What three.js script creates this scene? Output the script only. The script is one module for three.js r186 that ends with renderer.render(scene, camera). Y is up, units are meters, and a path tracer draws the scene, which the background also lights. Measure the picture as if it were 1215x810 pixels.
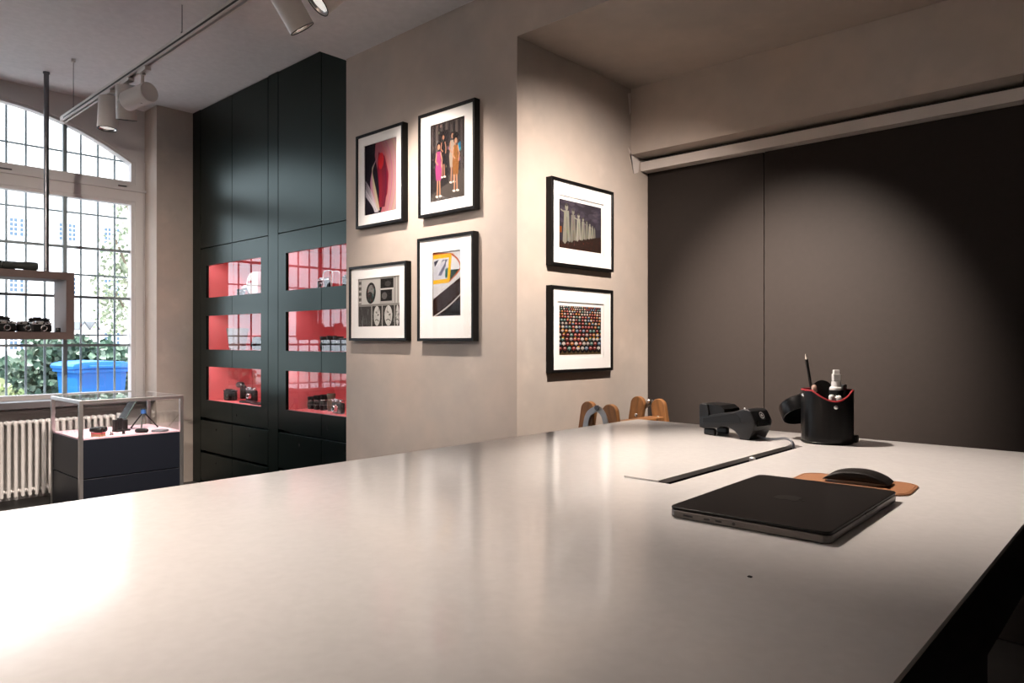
import * as THREE from 'three';
import { RoundedBoxGeometry } from 'three/addons/geometries/RoundedBoxGeometry.js';
import { mergeGeometries, mergeVertices, toCreasedNormals } from 'three/addons/utils/BufferGeometryUtils.js';
import { RectAreaLightUniformsLib } from 'three/addons/lights/RectAreaLightUniformsLib.js';

RectAreaLightUniformsLib.init();
const V = (x, y, z) => new THREE.Vector3(x, y, z);
const scene = new THREE.Scene();
const renderer = new THREE.WebGLRenderer({ antialias: true });
renderer.toneMapping = THREE.LinearToneMapping;
renderer.toneMappingExposure = 1.0;
renderer.shadowMap.enabled = true;

// ---------------------------------------------------------------- camera
const camera = new THREE.PerspectiveCamera(2 * Math.atan(405 / 852) * 180 / Math.PI, 1215 / 810, 0.05, 200);
camera.position.set(0, 1.18, 0);
camera.rotation.y = 42.638 * Math.PI / 180;
scene.add(camera);

// ---------------------------------------------------------------- sky and lamps
scene.background = new THREE.Color().setRGB(0.86, 0.95, 1.06);
scene.backgroundIntensity = 5.2;
const sun = new THREE.DirectionalLight(new THREE.Color().setRGB(1.0, 0.97, 0.92), 11);   // high sun over the shop's own roof, on the yard outside
sun.position.set(-9 + 6, 19, -3 + 11); sun.target.position.set(-9, 0, -3); sun.castShadow = true; sun.shadow.mapSize.set(2048, 2048);
Object.assign(sun.shadow.camera, { left: -14, right: 14, top: 14, bottom: -14, near: 1, far: 60 });
scene.add(sun, sun.target);
const LAMP_WARM = new THREE.Color().setRGB(1.0, 0.86, 0.755);
const TRACK_Z = -1.58, TRACK_TOP = 2.762;
// track heads: position along the track, aim point, candela, half cone in degrees; z names the track (the one in view, or the one over the shop floor)
const TRACK_Z2 = 0.75, TRACK_Z3 = -2.12;
const SPOTS = [
  { x: -4.86, aim: [-4.80, 0, -1.45], cd: 40, cone: 34, label: 'white cylindrical track spotlight hanging straight down above the glass display case' },
  { x: -4.56, aim: [-5.15, 0.0, -1.85], cd: 42, cone: 34, label: 'white track spotlight tilted towards the window, half hidden by its neighbour' },
  { x: -4.31, drop: 0.05, aim: [-6.0, 2.40, -1.15], off: true, cd: 0, cone: 40, label: 'white track spotlight with dark rim, swung to a low angle beside its tilted neighbour' },
  { x: -2.76, aim: [-2.62, 1.50, -2.34], cd: 12.5, cone: 42, label: 'white track spotlight aimed down at the framed pictures on the beige wall' },
  { x: -2.34, drop: 0.075, aim: [-2.80, 1.3, -0.5], cd: 20, cone: 34, label: 'white track spotlight showing its bright reflector under the low ceiling' },
  { x: -0.85, z: TRACK_Z3, drop: 0.13, aim: [-2.12, 1.12, -2.78], cd: 22, cone: 46, label: 'white track spotlight turned to the alcove pictures' },
  { x: -1.27, aim: [-1.32, 1.08, -3.4], cd: 84, cone: 23, label: 'white track spotlight turned to the dark sliding panels' },
  { x: -1.55, aim: [-0.60, 0.915, -1.58], cd: 23, cone: 24, label: 'white track spotlight turned down to the laptop on the counter' },
  { x: -1.90, z: TRACK_Z2, aim: [-1.35, 0.915, -0.06], cd: 36, cone: 28, label: 'white track spotlight over the shop floor turned to the end of the counter' },
  { x: -2.70, z: TRACK_Z2, aim: [-3.0, 1.4, -2.34], cd: 9, cone: 22, label: 'white track spotlight over the shop floor turned to the picture pier' },
  { x: -1.70, z: TRACK_Z2, aim: [-1.9, 1.3, 3.5], cd: 75, cone: 40, label: 'white track spotlight washing the closing wall, middle of its track' },
  { x: -3.10, z: TRACK_Z2, aim: [-6.25, 1.2, -1.9], cd: 34, cone: 25, label: 'white track spotlight over the shop floor turned to the window and pilaster' },
];

// ---------------------------------------------------------------- helpers
let seed = 7;
const rnd = () => { seed = (seed * 1664525 + 1013904223) >>> 0; return seed / 4294967296; };
const rr = (a, b) => a + (b - a) * rnd();
const taken = {};
function numbered(n) { const k = taken[n] = (taken[n] ?? -1) + 1; return k ? `${n}_${String(k).padStart(3, '0')}` : n; }
function shade(o) { o.traverse(m => { if (m.isMesh) { m.castShadow = true; m.receiveShadow = true; } }); return o; }
function tag(o, label, category, group, kind) {
  o.userData.label = label; o.userData.category = category;
  if (group) o.userData.group = group;
  if (kind) o.userData.kind = kind;
  return o;
}
function thing(name, label, category, pos = [0, 0, 0], turn = 0, group) {
  const g = new THREE.Group(); g.name = numbered(name); g.position.set(...pos); g.rotation.y = turn;
  scene.add(g); return tag(g, label, category, group);
}
function solo(name, geo, m, label, category, pos = [0, 0, 0], turn = 0, group) {
  const o = new THREE.Mesh(geo, m); o.name = numbered(name); o.position.set(...pos); o.rotation.y = turn;
  o.castShadow = o.receiveShadow = true; scene.add(o); return tag(o, label, category, group);
}
function part(name, geo, m, parent, label) {
  const o = new THREE.Mesh(Array.isArray(geo) ? merge(geo) : geo, m); o.name = name;
  o.castShadow = o.receiveShadow = true; parent.add(o); if (label) o.userData.label = label; return o;
}
function merge(list) {
  const l = list.map(g => { const c = g.index ? g.toNonIndexed() : g.clone(); for (const k of Object.keys(c.attributes)) if (!['position', 'normal', 'uv'].includes(k)) c.deleteAttribute(k); return c; });
  return l.length === 1 ? l[0] : mergeGeometries(l);
}
// geometry shorthands (all return geometries already placed)
const at = (g, x = 0, y = 0, z = 0) => g.translate(x, y, z);
const box = (w, h, d, x = 0, y = 0, z = 0) => at(new THREE.BoxGeometry(w, h, d), x, y, z);
const rbox = (w, h, d, r, x = 0, y = 0, z = 0, s = 2) => at(new RoundedBoxGeometry(w, h, d, s, Math.min(r, w / 2.01, h / 2.01, d / 2.01)), x, y, z);
const cyl = (r1, r2, h, x = 0, y = 0, z = 0, n = 32) => at(new THREE.CylinderGeometry(r1, r2, h, n), x, y, z);
const span = (x0, x1, y0, y1, z0, z1) => box(Math.abs(x1 - x0), Math.abs(y1 - y0), Math.abs(z1 - z0), (x0 + x1) / 2, (y0 + y1) / 2, (z0 + z1) / 2);
const lathe = (pts, n = 40) => new THREE.LatheGeometry(pts.map(p => new THREE.Vector2(p[0], p[1])), n);
const tube = (pts, r, n = 24, k = 8, closed = false) => new THREE.TubeGeometry(new THREE.CatmullRomCurve3(pts.map(p => V(...p)), closed), n, r, k, closed);
function rod(a, b, r, n = 12) {
  const A = V(...a), B = V(...b), d = B.clone().sub(A), g = new THREE.CylinderGeometry(r, r, d.length(), n);
  g.applyQuaternion(new THREE.Quaternion().setFromUnitVectors(V(0, 1, 0), d.clone().normalize()));
  return g.translate(...A.add(B).multiplyScalar(0.5).toArray());
}
function shapeOf(pts, holes = []) {
  const s = new THREE.Shape(pts.map(p => new THREE.Vector2(...p)));
  for (const h of holes) s.holes.push(new THREE.Path(h.map(p => new THREE.Vector2(...p))));
  return s;
}
function ext(shape, depth, bevel = 0, seg = 1) {
  const g = new THREE.ExtrudeGeometry(shape, { depth: depth - 2 * bevel, bevelEnabled: bevel > 0, bevelThickness: bevel, bevelSize: bevel, bevelOffset: -bevel, bevelSegments: seg, curveSegments: 16 });
  return bevel ? g.translate(0, 0, bevel) : g;
}
const rect = (x0, x1, y0, y1) => [[x0, y0], [x1, y0], [x1, y1], [x0, y1]];
function roundRect(w, h, r, n = 6) {
  const p = [];
  for (const [cx, cy, a] of [[w / 2 - r, h / 2 - r, 0], [-w / 2 + r, h / 2 - r, 1], [-w / 2 + r, -h / 2 + r, 2], [w / 2 - r, -h / 2 + r, 3]])
    for (let i = 0; i <= n; i++) { const t = (a + i / n) * Math.PI / 2; p.push([cx + r * Math.cos(t), cy + r * Math.sin(t)]); }
  return p;
}
// uv in metres from position and face direction
function metreUV(g, sc = 1, ox = 0, oy = 0, oz = 0) {
  const n = g.index ? g.toNonIndexed() : g; const p = n.attributes.position, q = n.attributes.normal, uv = new Float32Array(p.count * 2);
  for (let i = 0; i < p.count; i++) {
    const ax = Math.abs(q.getX(i)), ay = Math.abs(q.getY(i)), az = Math.abs(q.getZ(i));
    const x = p.getX(i) + ox, y = p.getY(i) + oy, z = p.getZ(i) + oz;
    const [u, v] = ay >= ax && ay >= az ? [x, z] : ax >= az ? [z, y] : [x, y];
    uv[2 * i] = u * sc; uv[2 * i + 1] = v * sc;
  }
  n.setAttribute('uv', new THREE.BufferAttribute(uv, 2)); return n;
}

// ---------------------------------------------------------------- textures
function hash(x, y, s) { let h = (x * 374761393 + y * 668265263 + s * 2147483647) | 0; h = Math.imul(h ^ (h >>> 13), 1274126177); return ((h ^ (h >>> 16)) >>> 0) / 4294967296; }
function noise(x, y, per, s) {
  const xi = Math.floor(x), yi = Math.floor(y), fx = x - xi, fy = y - yi, w = t => t * t * (3 - 2 * t);
  const m = v => ((v % per) + per) % per, h = (a, b) => hash(m(a), m(b), s);
  const a = h(xi, yi), b = h(xi + 1, yi), c = h(xi, yi + 1), d = h(xi + 1, yi + 1), u = w(fx), v = w(fy);
  return a + (b - a) * u + (c - a) * v + (a - b - c + d) * u * v;
}
function fbm(x, y, per, oct, s) { let v = 0, a = 0.5, t = 0; for (let o = 0; o < oct; o++) { v += a * noise(x * per, y * per, per, s + o); t += a; a *= 0.55; per *= 2; } return v / t; }
function dataTex(n, fn, srgb = true, nx = n) {
  const d = new Uint8Array(nx * n * 4);
  for (let j = 0; j < n; j++) for (let i = 0; i < nx; i++) { const c = fn(i / nx, j / n), k = (j * nx + i) * 4; for (let q = 0; q < 3; q++) d[k + q] = Math.max(0, Math.min(255, 255 * (Array.isArray(c) ? c[q] : c))); d[k + 3] = 255; }
  const t = new THREE.DataTexture(d, nx, n); t.wrapS = t.wrapT = THREE.RepeatWrapping; t.magFilter = THREE.LinearFilter; t.minFilter = THREE.LinearMipmapLinearFilter; t.generateMipmaps = true;
  if (srgb) t.colorSpace = THREE.SRGBColorSpace; t.needsUpdate = true; return t;
}
const plasterMap = dataTex(512, (x, y) => {
  const a = fbm(x, y, 4, 5, 3), b = fbm(x, y, 24, 3, 17), st = fbm(x * 1, y * 1, 9, 4, 31);
  const spot = Math.max(0, st - 0.70) * 0.25; const v = 0.92 + (a - 0.5) * 0.13 + (b - 0.5) * 0.04 + spot;
  return [v, v * (1 - (a - 0.5) * 0.05), v * (1 - (a - 0.5) * 0.09)];
});
const plasterBump = dataTex(512, (x, y) => 0.5 + (fbm(x, y, 10, 5, 5) - 0.5) * 0.9, false);
const grainMap = dataTex(256, (x, y) => 0.93 + (fbm(x, y, 32, 4, 8) - 0.5) * 0.14);
const fineGrain = dataTex(256, (x, y) => 0.97 + (fbm(x, y, 64, 2, 9) - 0.5) * 0.05);
const stoneMap = dataTex(512, (x, y) => { const a = fbm(x, y, 6, 4, 41), b = fbm(x, y, 128, 2, 43); const v = 0.965 + (a - 0.5) * 0.03 + (b - 0.5) * 0.03; return [v, v, v]; });
const brushMap = dataTex(64, (x, y) => 0.80 + 0.35 * (fbm(x * 0.05, y, 64, 2, 51) - 0.5), true, 256);
const woodMap = dataTex(256, (x, y) => { const g = fbm(x * 1, y * 0.12, 32, 4, 61), r = fbm(x, y, 4, 3, 62); const v = 0.72 + (g - 0.5) * 0.55 + (r - 0.5) * 0.25; return [v, v * 0.97, v * 0.92]; });
const leatherBump = dataTex(256, (x, y) => fbm(x, y, 64, 3, 71), false);
const floorMap = dataTex(512, (x, y) => 0.8 + (fbm(x, y, 8, 5, 81) - 0.5) * 0.5);
const leafTone = dataTex(128, (x, y) => 0.75 + (fbm(x, y, 8, 3, 91) - 0.5) * 0.5);
const canvasTex = (w, h, draw) => { const c = document.createElement('canvas'); c.width = w; c.height = h; draw(c.getContext('2d'), w, h); const t = new THREE.CanvasTexture(c); t.colorSpace = THREE.SRGBColorSpace; t.anisotropy = 8; return t; };

// ---------------------------------------------------------------- materials
const L = (r, g, b) => new THREE.Color().setRGB(r, g, b);
const std = (color, roughness, o = {}) => new THREE.MeshStandardMaterial({ color, roughness, metalness: 0, ...o });
const phys = (color, roughness, o = {}) => new THREE.MeshPhysicalMaterial({ color, roughness, metalness: 0, ...o });
const M = {
  plaster: std(L(0.535, 0.462, 0.408), 0.85, { map: plasterMap, bumpMap: plasterBump, bumpScale: 0.0015 }),
  ceiling: std(L(0.80, 0.78, 0.79), 0.9, { map: fineGrain }),
  patch: std(L(0.66, 0.60, 0.57), 0.9),
  whitePaint: std(L(0.60, 0.58, 0.575), 0.55),
  rail: std(L(0.58, 0.53, 0.50), 0.5),
  floor: std(L(0.06, 0.055, 0.053), 0.45, { map: floorMap }),
  counter: phys(L(0.75, 0.73, 0.715), 0.13, { map: stoneMap, ior: 1.45 }),
  counterBlack: phys(L(0.006, 0.0055, 0.0055), 0.45, { specularIntensity: 0.5 }),
  panel: phys(L(0.024, 0.0195, 0.0175), 0.55, { map: fineGrain, specularIntensity: 0.22 }),
  green: phys(L(0.002, 0.0036, 0.0036), 0.29, { map: fineGrain, specularIntensity: 0.5, specularColor: L(0.55, 1.0, 0.82) }),
  red: std(L(0.70, 0.14, 0.16), 0.6),
  black: phys(L(0.005, 0.005, 0.0055), 0.42, { specularIntensity: 0.6 }),
  blackGloss: phys(L(0.005, 0.005, 0.0055), 0.25),
  blackFrame: phys(L(0.0045, 0.004, 0.004), 0.4, { specularIntensity: 0.35 }),
  mat: std(L(0.80, 0.79, 0.78), 0.9),
  glass: phys(0xffffff, 0.0, { transmission: 1, thickness: 0, ior: 1.5 }),
  steel: std(L(0.66, 0.65, 0.645), 0.34, { metalness: 1, map: fineGrain }),
  bronze: phys(L(0.115, 0.085, 0.078), 0.6, { map: fineGrain, specularIntensity: 0.3 }),
  darkSteel: std(L(0.16, 0.16, 0.17), 0.4, { metalness: 1 }),
  chrome: std(L(0.7, 0.7, 0.7), 0.2, { metalness: 1 }),
  lampWhite: std(L(0.68, 0.65, 0.63), 0.45),
  lampInner: std(L(0.75, 0.75, 0.75), 0.25, { metalness: 1 }),
  lampGlow: std(L(0.8, 0.78, 0.75), 0.5, { emissive: L(1.0, 0.93, 0.85), emissiveIntensity: 0.6 }),
  lampOff: std(L(0.5, 0.5, 0.5), 0.3),
  ledGlow: std(L(0.8, 0.8, 0.8), 0.5, { emissive: L(1.0, 0.95, 0.9), emissiveIntensity: 1.5 }),
  caseBlue: phys(L(0.006, 0.0078, 0.0135), 0.45, { specularIntensity: 0.5 }),
  pinkMat: std(L(0.46, 0.31, 0.355), 0.8),
  radiator: std(L(0.62, 0.60, 0.58), 0.4),
  laptop: phys(L(0.0055, 0.0047, 0.0044), 0.36, { specularIntensity: 0.22 }),
  laptopEdge: std(L(0.095, 0.088, 0.084), 0.34, { metalness: 0.8 }),
  mouse: phys(L(0.010, 0.008, 0.007), 0.5, { specularIntensity: 0.4 }),
  picGlass: phys(0xffffff, 0.0, { transmission: 1, thickness: 0, ior: 1.14 }),
  leather: std(L(0.30, 0.13, 0.055), 0.6, { bumpMap: leatherBump, bumpScale: 0.0006 }),
  blackLeather: phys(L(0.003, 0.003, 0.0033), 0.30, { bumpMap: leatherBump, bumpScale: 0.00012, specularIntensity: 0.4 }),
  redTrim: std(L(0.30, 0.010, 0.018), 0.6),
  wood: std(L(0.32, 0.145, 0.05), 0.5, { map: woodMap }),
  terminal: phys(L(0.011, 0.011, 0.012), 0.42, { specularIntensity: 0.6 }),
  whitePlastic: std(L(0.75, 0.75, 0.75), 0.4),
  grille: std(L(0.22, 0.27, 0.29), 0.5),
  leaf: std(L(0.11, 0.20, 0.09), 0.5, { side: THREE.DoubleSide }),
  leafPale: std(L(0.26, 0.34, 0.14), 0.5, { side: THREE.DoubleSide }),
  binBlue: std(L(0.008, 0.12, 0.42), 0.45),
  facade: std(L(0.80, 0.80, 0.79), 0.9),
  farPane: std(L(0.05, 0.09, 0.14), 0.3),
};

// ================================================================ SETTING
const turnX = (g, x) => g.rotateY(-Math.PI / 2).translate(x, 0, 0);   // shape (z, y) extruded towards -x
function struct(name, geo, m, label, parent = scene) {
  const o = new THREE.Mesh(metreUV(Array.isArray(geo) ? merge(geo) : geo, 0.6), m); o.name = name; o.castShadow = o.receiveShadow = true;
  parent.add(o); if (parent === scene) { tag(o, label, name.split('_')[0], null, 'structure'); } return o;
}
const X2 = -2.12, Z1 = -2.335, ZP = -3.397, ZC = -2.635, XL = -3.414, LOW = 2.764, HIGH = 3.108;
struct('floor', span(-6.7, 2.7, -0.12, 0, -3.8, 3.7), M.floor, 'dark smooth floor running under the counter');
struct('ceiling', span(-6.7, -3.43, HIGH, 3.35, -3.8, 3.7), M.ceiling, 'high pale ceiling above the shop window');
struct('ceiling_low', span(-3.43, 2.7, LOW, 3.35, -3.8, 3.7), M.ceiling, 'lowered pale ceiling above the counter');
struct('wall_pier', span(XL, X2, 0, 2.80, -3.8, Z1), M.plaster, 'beige plaster pier carrying the framed pictures');
{
  const pier = scene.getObjectByName('wall_pier'), patch = (pts) => part('filler_patch', turnX(ext(shapeOf(pts), 0.002), X2 + 0.002), M.patch, pier, 'pale filler patch');
  patch([[-3.315, 2.15], [-3.305, 2.09], [-3.262, 2.075], [-3.235, 2.13], [-3.222, 2.171], [-3.232, 2.190], [-3.205, 2.205], [-3.262, 2.171], [-3.30, 2.168]]);
  patch([[-3.234, 2.50], [-3.234, 2.40], [-3.222, 2.38], [-3.216, 2.43], [-3.205, 2.49]]);
}
struct('wall_lintel', [span(X2, 2.7, 2.52, 2.80, -3.8, Z1), span(X2, 2.7, 2.172, 2.52, -3.8, -3.235)], M.plaster, 'beige plaster lintel and header over the alcove');
struct('wall_back', span(-6.7, 2.7, 0, 3.3, -4.0, -3.75), M.plaster, 'plain plaster wall behind the cabinets');
struct('wall_right', span(2.5, 2.75, 0, 3.3, -3.8, 3.7), M.plaster, 'plain plaster wall on the staff side');
struct('wall_front', span(-6.7, 2.7, 0, 3.3, 3.5, 3.75), M.plaster, 'plain plaster wall closing the room');
struct('trim_1', span(X2, 2.5, 2.100, 2.149, ZP - 0.02, -3.33), M.rail, 'pale rail of the sliding panels under the header');
struct('trim_2', span(X2, 2.5, 2.1495, 2.154, ZP - 0.02, -3.331), M.counterBlack, 'dark shadow gap above the panel rail');

// sliding panels
for (const [x0, x1, zf, lab] of [[-2.118, -1.465, ZP, 'narrow dark brown sliding panel next to the picture wall'], [-1.459, 0.25, ZP + 0.006, 'wide dark brown sliding panel behind the counter'], [0.25, 1.9, ZP, 'dark brown sliding panel beyond the wide middle panel']]) {
  const g = thing('sliding_panel', lab, 'sliding panel', [(x0 + x1) / 2, 0, zf]);
  part('leaf', metreUV(rbox(x1 - x0, 2.096, 0.03, 0.003, 0, 1.052, -0.015)), M.panel, g);
  part('edge_strip', box(0.004, 2.094, 0.012, (x0 - x1) / 2 + 0.003, 1.052, -0.02), M.black, g);
}

// window wall with the arched opening
const W2 = 2.75, WZ = -1.25, archY = (z, off = 0) => 2.953 + off - 0.31 * (z - WZ) ** 2;
const archPts = (z0, z1, off, n = 20) => Array.from({ length: n + 1 }, (_, i) => { const z = z0 + (z1 - z0) * i / n; return [z, archY(z, off)]; });
{
  const hole = [[-2.345, 0.70], [-0.155, 0.70], ...archPts(-0.155, -2.345, 0.095)];
  struct('wall_left', [turnX(ext(shapeOf(rect(-3.8, 3.7, 0, 3.3), [hole, hole.map(([z, y]) => [z + W2, y])]), 0.30), -6.35)], M.whitePaint, 'pale wall around the arched shop window');
  struct('wall_pilaster', span(-6.36, -6.10, 0, HIGH, -3.8, -2.345), M.plaster, 'grey plaster pilaster between window and dark cabinet');
  struct('wall_return', [span(-6.36, -6.10, 0, HIGH, -0.155, -2.345 + W2), span(-6.36, -6.10, 0, HIGH, -0.155 + W2, 3.6)], M.plaster, 'grey plaster wall on the other side of the window');
}
for (const [wn, dz, wl] of [['window_1', 0, 'white arched shop window next to the dark cabinets'], ['window_2', W2, 'second white arched shop window beyond the wall pier']]) {
  const w = new THREE.Group(); w.name = wn; w.position.z = dz; scene.add(w); tag(w, wl, 'window', null, 'structure');
  const outer = [[-2.343, 0.702], [-0.157, 0.702], ...archPts(-0.157, -2.343, 0.092)];
  const lo = rect(-2.235, -0.265, 0.775, 2.31), tr = [[-2.235, 2.50], [-0.265, 2.50], ...archPts(-0.265, -2.235, 0)];
  part('frame', turnX(ext(shapeOf(outer, [lo, tr]), 0.075), -6.335), M.whitePaint, w);
  part('casing', turnX(ext(shapeOf([[-2.325, 0.72], [-0.175, 0.72], ...archPts(-0.175, -2.325, 0.07)], [[[-2.262, 0.75], [-0.238, 0.75], [-0.238, 2.335], [-2.262, 2.335]], [[-2.262, 2.475], [-0.238, 2.475], ...archPts(-0.238, -2.262, 0.022)]]), 0.012), -6.324), M.whitePaint, w);
  part('transom_bar', span(-6.335, -6.298, 2.418, 2.436, -2.34, -0.16), M.whitePaint, w);
  for (const [a, b] of [[-1.40, -1.32], [-2.19, -2.13]]) part('latch', span(-6.322, -6.308, 2.447, 2.455, a, b), M.darkSteel, w);
  const cols = [-2.235, -1.761, -1.25, -0.739, -0.265], rows = [0.775, 1.150, 1.533, 1.923, 2.31];
  for (const z of cols.slice(1, 4)) { part('glazing_bar', span(-6.36, -6.39, 0.775, 2.31, z - 0.014, z + 0.014), M.grille, w); part('glazing_bar', span(-6.36, -6.39, 2.50, archY(z), z - 0.014, z + 0.014), M.grille, w); }
  for (const y of rows.slice(1, 4)) part('glazing_bar', span(-6.362, -6.388, y - 0.010, y + 0.010, -2.235, -0.265), M.grille, w);
  for (let i = 0; i < 4; i++) {
    for (let j = 0; j < 4; j++) part('pane', turnX(new THREE.ShapeGeometry(shapeOf(rect(cols[i], cols[i + 1], rows[j], rows[j + 1]))), -6.375), M.glass, w);
    part('pane', turnX(new THREE.ShapeGeometry(shapeOf([[cols[i], 2.5], [cols[i + 1], 2.5], ...archPts(cols[i + 1], cols[i], 0, 8)])), -6.375), M.glass, w);
  }
}
{
  struct('trim_3', [rbox(0.24, 0.05, 2.19, 0.006, -6.245, 0.715, -1.25)], std(L(0.13, 0.125, 0.13), 0.45), 'grey window sill board above the radiator');
  struct('trim_4', [rbox(0.035, 0.06, 2.15, 0.006, -6.33, 0.655, -1.25), rod([-6.30, 0.66, -2.3], [-6.30, 0.66, -0.2], 0.012)], M.whitePaint, 'white ledge and pipe under the sill');
}
// iron grille outside
for (const [dz, gl] of [[0, 'thin dark iron security grille outside the window next to the cabinets'], [W2, 'thin dark iron security grille outside the second window']]) {
  const g = thing('window_grille', gl, 'window grille', [-6.52, 0, WZ + dz]);
  const k = 6.52 / 6.35;
  for (let i = 0; i < 17; i++) {
    const z = (WZ + (i - 8) * 0.1231) * k; if (z > -0.2) continue;
    const top = 1.18 + (archY(WZ + (i - 8) * 0.1231) - 1.18) * k;
    part('bar', rod([0, 0.70, z - WZ], [0, top - 0.02, z - WZ], 0.0085, 8), M.grille, g);
  }
  for (const y of [2.66, 2.192, 1.707, 1.230]) part('cross_bar', box(0.008, 0.014, 2.0, -0.006, 1.18 + (y - 1.18) * k, -0.02), M.grille, g);
}

// ================================================================ COUNTER
const YC = 0.915;
{
  const c = thing('counter', 'large white stone-topped island counter with black sides', 'counter', [-0.75, 0, -0.85]);
  const ox = 0.75, oz = 0.85;   // world to local
  const X0 = -1.346, X1 = -0.160, Z0 = -2.093, ZN = 0.45;
  const hole = rect(-0.715, -0.688, -1.835, -1.182).map(([x, z]) => [x + ox, -(z + oz)]);
  const top = ext(shapeOf(rect(X0 + ox, X1 + ox, -(ZN + oz), -(Z0 + oz)), [hole]), 0.006).rotateX(-Math.PI / 2).translate(0, YC - 0.006, 0);
  part('worktop', metreUV(top, 0.8), M.counter, c, 'white stone worktop');
  const holeB = rect(-0.724, -0.678, -1.845, -1.172).map(([x, z]) => [x + ox, -(z + oz)]);
  part('apron', [ext(shapeOf(rect(X0 + ox, X1 + ox, -(ZN + oz), -(Z0 + oz)), [holeB]), 0.096).rotateX(-Math.PI / 2).translate(0, YC - 0.1025, 0)], M.counterBlack, c, 'black edge of the counter');
  part('base', span(X0 + ox + 0.10, X1 + ox - 0.16, 0.0, YC - 0.103, Z0 + oz + 0.10, ZN + oz - 0.10), M.counterBlack, c, 'black counter base');
  part('cable_tray', span(-0.728 + ox, -0.674 + ox, YC - 0.112, YC - 0.103, -1.85 + oz, -1.165 + oz), M.black, c);
  part('cable_lid', metreUV(rbox(0.078, 0.0035, 0.655, 0.001, -0.751 + ox, YC + 0.0022, -1.508 + oz)), M.counter, c, 'flush lid beside the cable slot');
  for (const z of [-1.25, -1.55]) part('cable', tube([[-0.701 + ox, YC - 0.02, z - 0.25 + oz], [-0.704 + ox, YC - 0.011, z - 0.1 + oz], [-0.699 + ox, YC - 0.016, z + 0.02 + oz], [-0.702 + ox, YC - 0.03, z + 0.06 + oz]], 0.0035), M.black, c);
  part('cable_clip', rbox(0.012, 0.010, 0.012, 0.003, -0.701 + ox, YC - 0.002, -1.565 + oz), M.whitePlastic, c, 'small pale clip in the cable slot');
}
solo('crumb', new THREE.DodecahedronGeometry(0.0028).scale(1.2, 0.5, 0.8), M.black, 'tiny dark crumb lying alone on the white counter', 'crumb', [-0.350, YC + 0.0008, -0.775]);

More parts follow.
